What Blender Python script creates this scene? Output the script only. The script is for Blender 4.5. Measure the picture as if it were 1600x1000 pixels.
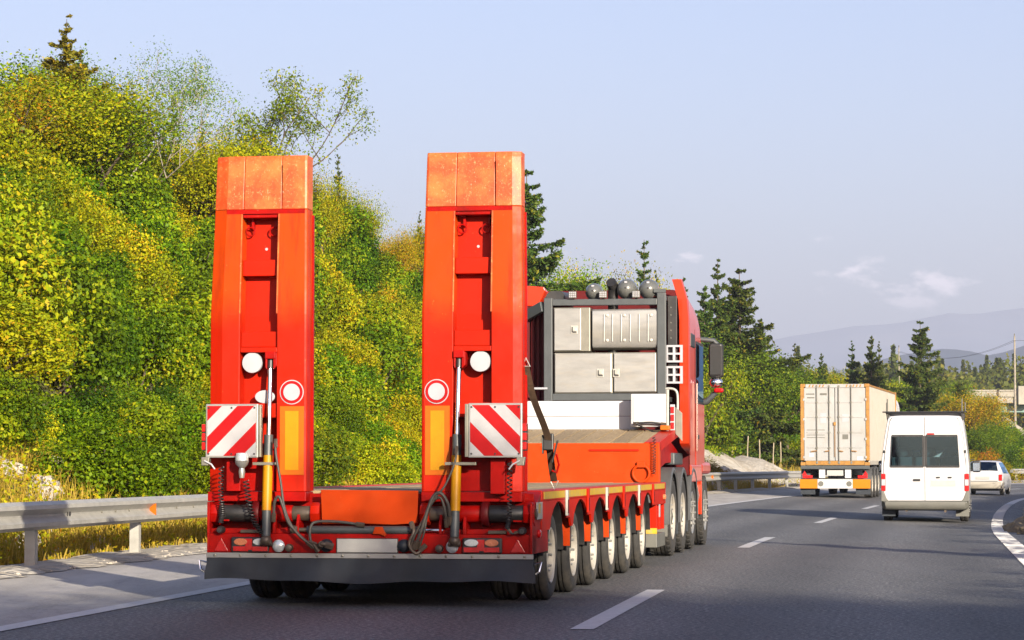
import bpy, bmesh, math, random
import numpy as np
from mathutils import Vector, Matrix, noise as mnoise

for _o in list(bpy.data.objects):
    bpy.data.objects.remove(_o, do_unlink=True)
scene = bpy.context.scene
COL = scene.collection
R = math.radians

# ------------------------------------------------------------------ camera
CAM_H = 1.18
FPX = 4150.0                                   # focal length in photo pixels (1600 wide)
cam = bpy.data.cameras.new('camera')
cam.sensor_width = 36.0
cam.lens = FPX / 1600.0 * 36.0
cam.clip_start = 0.1
cam.clip_end = 60000
cam_o = bpy.data.objects.new('camera', cam)
COL.objects.link(cam_o)
cam_o.location = (0, 0, CAM_H)
cam_o.rotation_euler = (R(90) + math.atan(224 / FPX), 0, 0)
scene.camera = cam_o

# ------------------------------------------------------------------ sun and sky
SUN_AZ = R(22.5)       # shadows run this far to the left of +Y
SUN_EL = R(16.5)
to_sun = Vector((math.sin(SUN_AZ) * math.cos(SUN_EL), -math.cos(SUN_AZ) * math.cos(SUN_EL), math.sin(SUN_EL)))
sun = bpy.data.lights.new('sun', 'SUN')
sun.energy = 5.0
sun.angle = R(0.5)
sun.color = (1.0, 0.89, 0.71)
sun_o = bpy.data.objects.new('sun', sun)
COL.objects.link(sun_o)
sun_o.rotation_euler = to_sun.to_track_quat('Z', 'Y').to_euler()
sun_o.location = (20, -40, 30)

world = bpy.data.worlds.new('World')
scene.world = world
world.use_nodes = True
wn, wl = world.node_tree.nodes, world.node_tree.links
wn.clear()
w_out = wn.new('ShaderNodeOutputWorld')
w_bg = wn.new('ShaderNodeBackground')
w_bg.inputs['Strength'].default_value = 0.082
w_sky = wn.new('ShaderNodeTexSky')
w_sky.sky_type = 'NISHITA'
w_sky.sun_disc = False
w_sky.sun_elevation = SUN_EL
w_sky.sun_rotation = math.atan2(to_sun.x, to_sun.y)
w_sky.altitude = 300
w_sky.air_density = 1.0
w_sky.dust_density = 2.6
w_sky.ozone_density = 3.0
# thin fair-weather clouds low over the mountains, all round the horizon
w_tc = wn.new('ShaderNodeTexCoord')
w_sep = wn.new('ShaderNodeSeparateXYZ')
wl.new(w_tc.outputs['Generated'], w_sep.inputs[0])
w_map = wn.new('ShaderNodeMapping')
w_map.inputs['Scale'].default_value = (1, 1, 2.2)
w_map.inputs['Location'].default_value = (0.118, 0.0, 0.02)
wl.new(w_tc.outputs['Generated'], w_map.inputs['Vector'])
w_n1 = wn.new('ShaderNodeTexNoise')
w_n1.inputs['Scale'].default_value = 55
w_n1.inputs['Detail'].default_value = 8
w_n1.inputs['Roughness'].default_value = 0.58
wl.new(w_map.outputs['Vector'], w_n1.inputs['Vector'])
w_r1 = wn.new('ShaderNodeMapRange')
w_r1.inputs['From Min'].default_value = 0.64
w_r1.inputs['From Max'].default_value = 0.78
wl.new(w_n1.outputs['Fac'], w_r1.inputs['Value'])
w_b1 = wn.new('ShaderNodeMapRange')            # only between 2.5 and 6 degrees above the horizon
w_b1.interpolation_type = 'SMOOTHSTEP'
w_b1.inputs['From Min'].default_value = 0.050
w_b1.inputs['From Max'].default_value = 0.066
wl.new(w_sep.outputs['Z'], w_b1.inputs['Value'])
w_b2 = wn.new('ShaderNodeMapRange')
w_b2.interpolation_type = 'SMOOTHSTEP'
w_b2.inputs['From Min'].default_value = 0.098
w_b2.inputs['From Max'].default_value = 0.078
wl.new(w_sep.outputs['Z'], w_b2.inputs['Value'])
def w_math(op, a, b):
    n = wn.new('ShaderNodeMath'); n.operation = op
    for k, v in enumerate((a, b)):
        if hasattr(v, 'links'): wl.new(v, n.inputs[k])
        else: n.inputs[k].default_value = v
    return n.outputs[0]
# a small cumulus over the right-hand mountains: the noise is favoured round that direction
w_dv = wn.new('ShaderNodeVectorMath'); w_dv.operation = 'SUBTRACT'
wl.new(w_tc.outputs['Generated'], w_dv.inputs[0]); w_dv.inputs[1].default_value = (0.153, 0.986, 0.0655)
w_ds = wn.new('ShaderNodeVectorMath'); w_ds.operation = 'MULTIPLY'
wl.new(w_dv.outputs[0], w_ds.inputs[0]); w_ds.inputs[1].default_value = (48, 0, 120)
w_dl = wn.new('ShaderNodeVectorMath'); w_dl.operation = 'LENGTH'
wl.new(w_ds.outputs[0], w_dl.inputs[0])
w_bp = wn.new('ShaderNodeMapRange'); w_bp.interpolation_type = 'SMOOTHSTEP'
w_bp.inputs['From Min'].default_value = 1.5; w_bp.inputs['From Max'].default_value = 0.0
w_bp.inputs['To Min'].default_value = 0.0; w_bp.inputs['To Max'].default_value = 0.27
wl.new(w_dl.outputs['Value'], w_bp.inputs['Value'])
wl.new(w_math('ADD', w_n1.outputs['Fac'], w_bp.outputs[0]), w_r1.inputs['Value'])
w_m = w_math('MULTIPLY', w_math('MULTIPLY', w_r1.outputs[0], w_b1.outputs[0]), w_b2.outputs[0])
w_m = w_math('MULTIPLY', w_m, 0.75)
w_tint = wn.new('ShaderNodeMix'); w_tint.data_type = 'RGBA'; w_tint.blend_type = 'MULTIPLY'
w_tint.inputs['Factor'].default_value = 1.0
wl.new(w_sky.outputs['Color'], w_tint.inputs['A'])
w_tint.inputs['B'].default_value = (1.21, 0.99, 1.03, 1)
w_mix = wn.new('ShaderNodeMix'); w_mix.data_type = 'RGBA'
wl.new(w_m, w_mix.inputs['Factor'])
wl.new(w_tint.outputs['Result'], w_mix.inputs['A'])
w_mix.inputs['B'].default_value = (11.0, 9.6, 9.8, 1)
wl.new(w_mix.outputs['Result'], w_bg.inputs['Color'])
wl.new(w_bg.outputs[0], w_out.inputs['Surface'])

vs = scene.view_settings
vs.view_transform = 'Standard'
vs.look = 'None'
vs.exposure = 1.4
vs.gamma = 1.0
vs.use_curve_mapping = False
scene.render.engine = 'CYCLES'
cy = scene.cycles
cy.use_denoising = True
cy.max_bounces = 7
cy.transparent_max_bounces = 12
cy.volume_bounces = 0
cy.diffuse_bounces = 3
cy.glossy_bounces = 3
cy.transmission_bounces = 4
cy.caustics_reflective = False
cy.caustics_refractive = False

# ------------------------------------------------------------------ materials
def new_mat(name):
    m = bpy.data.materials.new(name); m.use_nodes = True
    nt = m.node_tree
    return m, nt.nodes, nt.links, nt.nodes['Principled BSDF']

def P(name, col, rough=0.5, metal=0.0, var=0.12, scale=6.0, bump=0.0, bscale=60.0, coat=0.0, dirt=None, dirt_amt=0.5, dirt_scale=3.0, spec=0.5, coords='Object', stretch=(1, 1, 1), chips=None):
    """principled paint / metal with uneven tone, optional grime and fine relief"""
    kk = 0.68 + 0.32 * metal
    col = tuple(c * kk for c in col); dirt = tuple(c * kk for c in dirt) if dirt else dirt
    m, n, l, b = new_mat(name)
    tc = n.new('ShaderNodeTexCoord')
    mp = n.new('ShaderNodeMapping'); mp.inputs['Scale'].default_value = stretch
    l.new(tc.outputs[coords], mp.inputs['Vector'])
    nz = n.new('ShaderNodeTexNoise'); nz.inputs['Scale'].default_value = scale; nz.inputs['Detail'].default_value = 6
    nz.inputs['Roughness'].default_value = 0.65
    l.new(mp.outputs['Vector'], nz.inputs['Vector'])
    rp = n.new('ShaderNodeValToRGB')
    d = [max(0, c * (1 - var)) for c in col]; u = [min(1, c * (1 + var)) for c in col]
    rp.color_ramp.elements[0].position = 0.3; rp.color_ramp.elements[1].position = 0.7
    rp.color_ramp.elements[0].color = (*d, 1); rp.color_ramp.elements[1].color = (*u, 1)
    l.new(nz.outputs['Fac'], rp.inputs['Fac'])
    out = rp.outputs['Color']
    if dirt:
        n2 = n.new('ShaderNodeTexNoise'); n2.inputs['Scale'].default_value = dirt_scale; n2.inputs['Detail'].default_value = 9
        n2.inputs['Roughness'].default_value = 0.7
        l.new(mp.outputs['Vector'], n2.inputs['Vector'])
        r2 = n.new('ShaderNodeMapRange'); r2.inputs['From Min'].default_value = 0.48; r2.inputs['From Max'].default_value = 0.75
        r2.inputs['To Max'].default_value = dirt_amt
        l.new(n2.outputs['Fac'], r2.inputs['Value'])
        mx = n.new('ShaderNodeMix'); mx.data_type = 'RGBA'
        l.new(r2.outputs[0], mx.inputs['Factor']); l.new(out, mx.inputs['A']); mx.inputs['B'].default_value = (*dirt, 1)
        out = mx.outputs['Result']
    if chips:                                   # small scuffs: bare primer and dark grease specks
        for sc_, cc, lo in ((34, chips, 0.655), (21, tuple(c * 0.25 for c in col), 0.66)):
            n4 = n.new('ShaderNodeTexNoise'); n4.inputs['Scale'].default_value = sc_; n4.inputs['Detail'].default_value = 6; n4.inputs['Roughness'].default_value = 0.75
            l.new(mp.outputs['Vector'], n4.inputs['Vector'])
            r4 = n.new('ShaderNodeMapRange'); r4.inputs['From Min'].default_value = lo; r4.inputs['From Max'].default_value = lo + 0.06; r4.inputs['To Max'].default_value = 0.8
            l.new(n4.outputs['Fac'], r4.inputs['Value'])
            m4 = n.new('ShaderNodeMix'); m4.data_type = 'RGBA'; l.new(r4.outputs[0], m4.inputs['Factor']); l.new(out, m4.inputs['A']); m4.inputs['B'].default_value = (*cc, 1)
            out = m4.outputs['Result']
    l.new(out, b.inputs['Base Color'])
    b.inputs['Metallic'].default_value = metal
    b.inputs['Specular IOR Level'].default_value = spec
    rr = n.new('ShaderNodeMapRange'); rr.inputs['To Min'].default_value = max(0.02, rough - 0.08); rr.inputs['To Max'].default_value = min(1, rough + 0.1)
    l.new(nz.outputs['Fac'], rr.inputs['Value']); l.new(rr.outputs[0], b.inputs['Roughness'])
    if coat: b.inputs['Coat Weight'].default_value = coat; b.inputs['Coat Roughness'].default_value = 0.08
    if bump:
        n3 = n.new('ShaderNodeTexNoise'); n3.inputs['Scale'].default_value = bscale; n3.inputs['Detail'].default_value = 4
        l.new(mp.outputs['Vector'], n3.inputs['Vector'])
        bp = n.new('ShaderNodeBump'); bp.inputs['Strength'].default_value = bump; bp.inputs['Distance'].default_value = 0.02
        l.new(n3.outputs['Fac'], bp.inputs['Height']); l.new(bp.outputs['Normal'], b.inputs['Normal'])
    return m

M = {}
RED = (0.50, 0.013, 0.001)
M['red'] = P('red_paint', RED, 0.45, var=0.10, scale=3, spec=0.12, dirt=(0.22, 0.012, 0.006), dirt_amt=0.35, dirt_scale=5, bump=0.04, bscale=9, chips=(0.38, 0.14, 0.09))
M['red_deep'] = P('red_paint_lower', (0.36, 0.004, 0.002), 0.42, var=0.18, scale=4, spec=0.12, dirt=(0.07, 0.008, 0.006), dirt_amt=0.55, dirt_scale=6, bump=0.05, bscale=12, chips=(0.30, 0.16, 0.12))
M['red_lit'] = P('red_paint_lit', (0.53, 0.040, 0.001), 0.48, var=0.08, scale=3, spec=0.12, dirt=(0.45, 0.12, 0.03), dirt_amt=0.25, dirt_scale=7, bump=0.03, bscale=9)  # orange-shifted red with the upper ramp's brighter light put in
M['orange'] = P('orange_paint', (0.53, 0.046, 0.001), 0.5, var=0.08, scale=4, spec=0.12, dirt=(0.38, 0.07, 0.015), dirt_amt=0.35, dirt_scale=4, bump=0.03, bscale=10, chips=(0.40, 0.20, 0.09))
M['cab_red'] = P('cab_red_paint', (0.56, 0.032, 0.003), 0.30, var=0.04, scale=2, coat=0.35, spec=0.3)
M['dark_red'] = P('dark_red_paint', (0.10, 0.003, 0.004), 0.5, var=0.2, scale=5, spec=0.2)
M['bright_red'] = P('bright_red_paint', (0.42, 0.004, 0.006), 0.45, var=0.06, spec=0.2)
M['sign_white'] = P('reflective_white_sheet', (0.44, 0.44, 0.46), 0.45, var=0.05, scale=9, spec=0.3, dirt=(0.3, 0.3, 0.3), dirt_amt=0.3, dirt_scale=6)
M['white'] = P('white_paint', (0.62, 0.62, 0.63), 0.35, var=0.03, scale=3, dirt=(0.55, 0.52, 0.48), dirt_amt=0.22, dirt_scale=2)
M['van_white'] = P('van_white_paint', (0.60, 0.60, 0.62), 0.3, var=0.02, scale=2, coat=0.4, dirt=(0.60, 0.57, 0.52), dirt_amt=0.12, dirt_scale=3)
M['grey_white'] = P('container_paint', (0.385, 0.392, 0.395), 0.5, var=0.06, scale=1.5, dirt=(0.30, 0.25, 0.17), dirt_amt=0.35, dirt_scale=2.2)
M['container_side'] = P('container_side_paint', (0.45, 0.425, 0.37), 0.5, var=0.06, scale=1.5, dirt=(0.36, 0.21, 0.10), dirt_amt=0.35, dirt_scale=1.6)
M['rust'] = P('rusty_ochre_steel', (0.38, 0.185, 0.030), 0.6, var=0.25, scale=4, dirt=(0.16, 0.06, 0.015), dirt_amt=0.7, dirt_scale=5)
M['yellow'] = P('yellow_reflective', (0.56, 0.25, 0.002), 0.45, var=0.05, scale=12, spec=0.25, dirt=(0.32, 0.15, 0.01), dirt_amt=0.3, dirt_scale=9)
M['amber'] = P('amber_reflective', (0.56, 0.12, 0.002), 0.45, var=0.04, scale=12, spec=0.25)
M['tape'] = P('worn_yellow_tape', (0.60, 0.38, 0.015), 0.45, var=0.15, scale=9, dirt=(0.40, 0.32, 0.22), dirt_amt=0.8, dirt_scale=14)
M['steel'] = P('galvanised_steel', (0.44, 0.43, 0.39), 0.48, 0.35, var=0.15, scale=7, dirt=(0.30, 0.28, 0.24), dirt_amt=0.35, dirt_scale=4)
M['alu'] = P('brushed_aluminium', (0.35, 0.35, 0.335), 0.38, 0.6, var=0.10, scale=3, dirt=(0.42, 0.37, 0.28), dirt_amt=0.45, dirt_scale=2.5, stretch=(1, 1, 4))
M['alu_dark'] = P('dull_aluminium', (0.24, 0.23, 0.19), 0.45, 0.6, var=0.12)
M['chrome'] = P('chrome', (0.82, 0.82, 0.82), 0.12, 1.0, var=0.03)
M['rim'] = P('wheel_rim_paint', (0.46, 0.43, 0.38), 0.5, 0.15, var=0.10, scale=10, dirt=(0.30, 0.25, 0.19), dirt_amt=0.6, dirt_scale=8)
M['tyre'] = P('tyre_rubber', (0.030, 0.029, 0.028), 0.8, var=0.3, scale=8, dirt=(0.13, 0.11, 0.085), dirt_amt=0.75, dirt_scale=5, bump=0.15, bscale=50)
M['rubber'] = P('black_rubber', (0.011, 0.018, 0.029), 0.6, var=0.3, scale=4, dirt=(0.027, 0.038, 0.052), dirt_amt=0.6, dirt_scale=4, bump=0.1, bscale=8)
M['black'] = P('black_paint', (0.018, 0.018, 0.019), 0.45, var=0.3, scale=6, dirt=(0.06, 0.05, 0.045), dirt_amt=0.5)
M['frame_grey'] = P('grey_frame_paint', (0.065, 0.075, 0.080), 0.45, var=0.15, scale=5)
M['mid_grey'] = P('grey_plastic', (0.14, 0.14, 0.125), 0.5, var=0.10, scale=4, dirt=(0.2, 0.18, 0.15), dirt_amt=0.4)
M['fender'] = P('grey_mudguard_plastic', (0.085, 0.088, 0.092), 0.5, var=0.12, scale=5, dirt=(0.12, 0.11, 0.09), dirt_amt=0.4)
M['grease'] = P('greasy_steel', (0.10, 0.075, 0.055), 0.45, 0.3, var=0.3, scale=14, dirt=(0.03, 0.025, 0.02), dirt_amt=0.6, dirt_scale=9)
M['hose'] = P('hydraulic_hose', (0.055, 0.048, 0.042), 0.55, var=0.3, scale=25)
M['belt'] = P('brown_webbing', (0.075, 0.042, 0.022), 0.8, var=0.25, scale=30, bump=0.3, bscale=120)
M['plate'] = P('blank_plate', (0.46, 0.46, 0.44), 0.45, var=0.05, scale=20)
M['disc'] = P('white_disc', (0.44, 0.44, 0.48), 0.4, var=0.05, scale=10)
M['lens_red'] = P('red_lens', (0.55, 0.008, 0.010), 0.2, var=0.1, scale=40, coat=0.5)
M['lens_orange'] = P('orange_lens', (0.62, 0.20, 0.09), 0.25, var=0.1, scale=40, coat=0.5)
M['lens_clear'] = P('clear_lens', (0.62, 0.66, 0.68), 0.15, 0.4, var=0.15, scale=50, coat=0.5)
M['concrete'] = P('weathered_concrete', (0.36, 0.34, 0.29), 0.85, var=0.15, scale=0.8, dirt=(0.2, 0.17, 0.13), dirt_amt=0.5, dirt_scale=0.5)
M['girder'] = P('green_girder_paint', (0.13, 0.24, 0.22), 0.6, var=0.12, scale=0.7)
M['bark'] = P('bark', (0.10, 0.075, 0.05), 0.9, var=0.4, scale=9, bump=0.5, bscale=14)
M['bark_pale'] = P('pale_bark', (0.30, 0.27, 0.22), 0.9, var=0.35, scale=7)
M['wood_post'] = P('weathered_wood', (0.34, 0.29, 0.20), 0.85, var=0.2, scale=6)
M['paint_line'] = P('road_marking_paint', (0.66, 0.66, 0.66), 0.6, var=0.10, scale=9, dirt=(0.30, 0.30, 0.31), dirt_amt=0.55, dirt_scale=13, bump=0.3, bscale=90)
M['rock'] = P('pale_limestone', (0.46, 0.42, 0.36), 0.9, var=0.25, scale=2.5, dirt=(0.22, 0.18, 0.11), dirt_amt=0.6, dirt_scale=3, bump=0.6, bscale=9)
M['rock_brown'] = P('ochre_rock', (0.24, 0.19, 0.12), 0.9, var=0.3, scale=2.5, dirt=(0.10, 0.09, 0.05), dirt_amt=0.6, bump=0.6, bscale=9)
M['dark_int'] = P('dark_interior', (0.02, 0.02, 0.022), 0.8, var=0.2)
M['car_beige'] = P('beige_bumper', (0.40, 0.37, 0.31), 0.5, var=0.08)
M['dome'] = P('dark_grey_enamel', (0.12, 0.125, 0.12), 0.28, var=0.06, scale=5, coat=0.4)

def ramp_worn():
    m, n, l, b = new_mat('scuffed_ramp_tip_paint')
    tc = n.new('ShaderNodeTexCoord')
    def nz(scale, det, rough, st=(1, 1, 1)):
        mp = n.new('ShaderNodeMapping'); mp.inputs['Scale'].default_value = st
        l.new(tc.outputs['Object'], mp.inputs['Vector'])
        k = n.new('ShaderNodeTexNoise'); k.inputs['Scale'].default_value = scale; k.inputs['Detail'].default_value = det
        k.inputs['Roughness'].default_value = rough
        l.new(mp.outputs['Vector'], k.inputs['Vector']); return k.outputs['Fac']
    def rng(s, a, c, hi=1.0):
        k = n.new('ShaderNodeMapRange'); k.inputs['From Min'].default_value = a; k.inputs['From Max'].default_value = c
        k.inputs['To Max'].default_value = hi
        l.new(s, k.inputs['Value']); return k.outputs[0]
    def mix(f, a, c):
        k = n.new('ShaderNodeMix'); k.data_type = 'RGBA'; l.new(f, k.inputs['Factor'])
        if isinstance(a, tuple): k.inputs['A'].default_value = a
        else: l.new(a, k.inputs['A'])
        k.inputs['B'].default_value = c; return k.outputs['Result']
    c1 = mix(rng(nz(4.5, 6, 0.6), 0.42, 0.66), (0.3740, 0.0408, 0.0014, 1), (0.3900, 0.1050, 0.0150, 1))
    c2 = mix(rng(nz(38, 5, 0.75), 0.56, 0.70, 0.8), c1, (0.4488, 0.2312, 0.0816, 1))
    c3 = mix(rng(nz(55, 4, 0.8, (1, 1, 0.35)), 0.64, 0.72, 0.85), c2, (0.4624, 0.3672, 0.2448, 1))
    l.new(c3, b.inputs['Base Color']); b.inputs['Roughness'].default_value = 0.5
    bp = n.new('ShaderNodeBump'); bp.inputs['Strength'].default_value = 0.15; bp.inputs['Distance'].default_value = 0.01
    l.new(nz(30, 4, 0.6), bp.inputs['Height']); l.new(bp.outputs['Normal'], b.inputs['Normal'])
    return m
M['worn'] = ramp_worn()
def ramp_rail_mat():
    """red paint, grimy and chipped; brighter light on the upper half painted as orange"""
    m, n, l, b = new_mat('ramp_paint_lit_top')
    tc = n.new('ShaderNodeTexCoord'); sp = n.new('ShaderNodeSeparateXYZ'); l.new(tc.outputs['Object'], sp.inputs[0])
    def nz(scale, det, st=(1, 1, 1)):
        mp = n.new('ShaderNodeMapping'); mp.inputs['Scale'].default_value = st; l.new(tc.outputs['Object'], mp.inputs['Vector'])
        k = n.new('ShaderNodeTexNoise'); k.inputs['Scale'].default_value = scale; k.inputs['Detail'].default_value = det; k.inputs['Roughness'].default_value = .7
        l.new(mp.outputs['Vector'], k.inputs['Vector']); return k.outputs['Fac']
    def rng(s, a, c, lo=0.0, hi=1.0):
        k = n.new('ShaderNodeMapRange'); k.interpolation_type = 'SMOOTHSTEP'
        for nm, v in (('From Min', a), ('From Max', c), ('To Min', lo), ('To Max', hi)): k.inputs[nm].default_value = v
        l.new(s, k.inputs['Value']); return k.outputs[0]
    def mix(f, a, c):
        k = n.new('ShaderNodeMix'); k.data_type = 'RGBA'; l.new(f, k.inputs['Factor'])
        for nm, v in (('A', a), ('B', c)):
            if isinstance(v, tuple): k.inputs[nm].default_value = v
            else: l.new(v, k.inputs[nm])
        return k.outputs['Result']
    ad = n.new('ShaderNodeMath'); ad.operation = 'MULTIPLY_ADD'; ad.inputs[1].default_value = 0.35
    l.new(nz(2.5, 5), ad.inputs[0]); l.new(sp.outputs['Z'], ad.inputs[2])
    base = mix(rng(ad.outputs[0], 2.42, 2.80), (RED[0] * .68, RED[1] * .68, RED[2] * .68, 1), (0.3672, 0.0354, 0.0007, 1))  # red turns orange with height, standing in for sky reflected up there
    streak = mix(rng(nz(9, 7, (1, 1, .10)), 0.48, 0.74, 0, .75), base, (0.1768, 0.0109, 0.0027, 1))      # grime runs
    chips = mix(rng(nz(26, 6), 0.66, 0.74, 0, .8), streak, (0.3808, 0.1428, 0.0408, 1))                     # chipped, sun-bleached spots
    dk = mix(rng(nz(48, 3), 0.70, 0.76, 0, .7), chips, (0.0680, 0.0204, 0.0136, 1))
    l.new(dk, b.inputs['Base Color']); b.inputs['Specular IOR Level'].default_value = .14
    l.new(rng(nz(5, 5), .3, .7, .38, .58), b.inputs['Roughness'])
    bp = n.new('ShaderNodeBump'); bp.inputs['Strength'].default_value = 0.10; bp.inputs['Distance'].default_value = 0.02
    l.new(nz(6, 4), bp.inputs['Height']); l.new(bp.outputs['Normal'], b.inputs['Normal'])
    return m
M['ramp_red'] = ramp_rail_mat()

def wood_mat():
    m, n, l, b = new_mat('deck_wood')
    tc = n.new('ShaderNodeTexCoord'); oi = n.new('ShaderNodeObjectInfo')
    mp = n.new('ShaderNodeMapping'); mp.inputs['Scale'].default_value = (14, 1.2, 14)
    l.new(tc.outputs['Object'], mp.inputs['Vector'])
    nz = n.new('ShaderNodeTexNoise'); nz.inputs['Scale'].default_value = 3; nz.inputs['Detail'].default_value = 8; nz.inputs['Roughness'].default_value = 0.7
    l.new(mp.outputs['Vector'], nz.inputs['Vector'])
    rp = n.new('ShaderNodeValToRGB')
    rp.color_ramp.elements[0].position = 0.3; rp.color_ramp.elements[0].color = (0.1632, 0.1122, 0.0578, 1)
    rp.color_ramp.elements[1].position = 0.72; rp.color_ramp.elements[1].color = (0.3128, 0.2312, 0.1258, 1)
    l.new(nz.outputs['Fac'], rp.inputs['Fac'])
    hs = n.new('ShaderNodeHueSaturation'); l.new(rp.outputs['Color'], hs.inputs['Color'])
    mr = n.new('ShaderNodeMapRange'); mr.inputs['To Min'].default_value = 0.75; mr.inputs['To Max'].default_value = 1.15
    l.new(oi.outputs['Random'], mr.inputs['Value']); l.new(mr.outputs[0], hs.inputs['Value'])
    l.new(hs.outputs['Color'], b.inputs['Base Color']); b.inputs['Roughness'].default_value = 0.85
    return m
M['wood'] = wood_mat()

def asphalt(name, col, speck, amt):
    m, n, l, b = new_mat(name)
    tc = n.new('ShaderNodeTexCoord')
    def nz(scale, det, rough=0.6, st=(1, 1, 1)):
        mp = n.new('ShaderNodeMapping'); mp.inputs['Scale'].default_value = st
        mp.inputs['Rotation'].default_value = (0, 0, R(9))
        l.new(tc.outputs['Object'], mp.inputs['Vector'])
        k = n.new('ShaderNodeTexNoise'); k.inputs['Scale'].default_value = scale; k.inputs['Detail'].default_value = det
        k.inputs['Roughness'].default_value = rough
        l.new(mp.outputs['Vector'], k.inputs['Vector']); return k.outputs['Fac']
    rp = n.new('ShaderNodeValToRGB')
    rp.color_ramp.elements[0].position = 0.35; rp.color_ramp.elements[0].color = (*[c * 0.8 for c in col], 1)
    rp.color_ramp.elements[1].position = 0.68; rp.color_ramp.elements[1].color = (*[c * 1.25 for c in col], 1)
    l.new(nz(1.1, 6, 0.6, (1.6, 0.25, 1)), rp.inputs['Fac'])
    sp = n.new('ShaderNodeMapRange'); sp.inputs['From Min'].default_value = 0.49; sp.inputs['From Max'].default_value = 0.62
    sp.inputs['To Max'].default_value = amt
    l.new(nz(27, 3, 0.8), sp.inputs['Value'])
    mx = n.new('ShaderNodeMix'); mx.data_type = 'RGBA'
    l.new(sp.outputs[0], mx.inputs['Factor']); l.new(rp.outputs['Color'], mx.inputs['A']); mx.inputs['B'].default_value = (*speck, 1)
    # darker, polished wheel tracks and a few dark seams, following the lanes
    la = n.new('ShaderNodeAttribute'); la.attribute_name = 'lateral'
    sn = n.new('ShaderNodeMath'); sn.operation = 'SINE'
    ml = n.new('ShaderNodeMath'); ml.operation = 'MULTIPLY_ADD'; ml.inputs[1].default_value = 3.4; ml.inputs[2].default_value = 0.9
    l.new(la.outputs['Fac'], ml.inputs[0]); l.new(ml.outputs[0], sn.inputs[0])
    wv = n.new('ShaderNodeMath'); wv.operation = 'MULTIPLY'; l.new(sn.outputs[0], wv.inputs[0]); l.new(nz(0.6, 4, 0.6, (1, 0.12, 1)), wv.inputs[1])
    tm = n.new('ShaderNodeMapRange'); tm.inputs['From Min'].default_value = -0.5; tm.inputs['From Max'].default_value = 0.5
    tm.inputs['To Min'].default_value = 0.74; tm.inputs['To Max'].default_value = 1.16
    l.new(wv.outputs[0], tm.inputs['Value'])
    ck = n.new('ShaderNodeMapRange'); ck.inputs['From Min'].default_value = 0.0; ck.inputs['From Max'].default_value = 0.012
    ck.inputs['To Min'].default_value = 0.84
    vo = n.new('ShaderNodeMath'); vo.operation = 'SUBTRACT'; vo.inputs[1].default_value = 0.5
    l.new(nz(0.55, 5, 0.55, (1.0, 0.35, 1)), vo.inputs[0])
    ab = n.new('ShaderNodeMath'); ab.operation = 'ABSOLUTE'; l.new(vo.outputs[0], ab.inputs[0]); l.new(ab.outputs[0], ck.inputs['Value'])
    m3 = n.new('ShaderNodeMath'); m3.operation = 'MULTIPLY'; l.new(tm.outputs[0], m3.inputs[0]); l.new(ck.outputs[0], m3.inputs[1])
    hv = n.new('ShaderNodeHueSaturation'); l.new(m3.outputs[0], hv.inputs['Value']); l.new(mx.outputs['Result'], hv.inputs['Color'])
    l.new(hv.outputs['Color'], b.inputs['Base Color'])
    b.inputs['Roughness'].default_value = 0.72
    bp = n.new('ShaderNodeBump'); bp.inputs['Strength'].default_value = 0.5; bp.inputs['Distance'].default_value = 0.012
    l.new(nz(70, 3, 0.6), bp.inputs['Height']); l.new(bp.outputs['Normal'], b.inputs['Normal'])
    return m
M['asphalt'] = asphalt('asphalt', (0.050, 0.051, 0.054), (0.25, 0.245, 0.235), 0.85)
M['shoulder'] = asphalt('pale_worn_asphalt', (0.27, 0.255, 0.24), (0.38, 0.355, 0.32), 0.6)

def ground_mat():
    m, n, l, b = new_mat('grassy_stony_ground')
    tc = n.new('ShaderNodeTexCoord')
    def nz(scale, det, rough=0.6):
        k = n.new('ShaderNodeTexNoise'); k.inputs['Scale'].default_value = scale; k.inputs['Detail'].default_value = det
        k.inputs['Roughness'].default_value = rough
        l.new(tc.outputs['Object'], k.inputs['Vector']); return k.outputs['Fac']
    rp = n.new('ShaderNodeValToRGB'); e = rp.color_ramp.elements
    e[0].position = 0.30; e[0].color = (0.0340, 0.0408, 0.0082, 1)
    e[1].position = 0.72; e[1].color = (0.1768, 0.1360, 0.0340, 1)
    k = e.new(0.5); k.color = (0.0884, 0.0850, 0.0150, 1)
    l.new(nz(2.2, 9, 0.72), rp.inputs['Fac'])
    mr = n.new('ShaderNodeMapRange'); mr.inputs['From Min'].default_value = 0.64; mr.inputs['From Max'].default_value = 0.72
    l.new(nz(0.33, 7, 0.6), mr.inputs['Value'])
    mx = n.new('ShaderNodeMix'); mx.data_type = 'RGBA'
    l.new(mr.outputs[0], mx.inputs['Factor']); l.new(rp.outputs['Color'], mx.inputs['A']); mx.inputs['B'].default_value = (0.2992, 0.2652, 0.2108, 1)
    l.new(mx.outputs['Result'], b.inputs['Base Color']); b.inputs['Roughness'].default_value = 0.95
    bp = n.new('ShaderNodeBump'); bp.inputs['Strength'].default_value = 0.8; bp.inputs['Distance'].default_value = 0.08
    l.new(nz(9, 6, 0.7), bp.inputs['Height']); l.new(bp.outputs['Normal'], b.inputs['Normal'])
    return m
M['ground'] = ground_mat()

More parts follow.
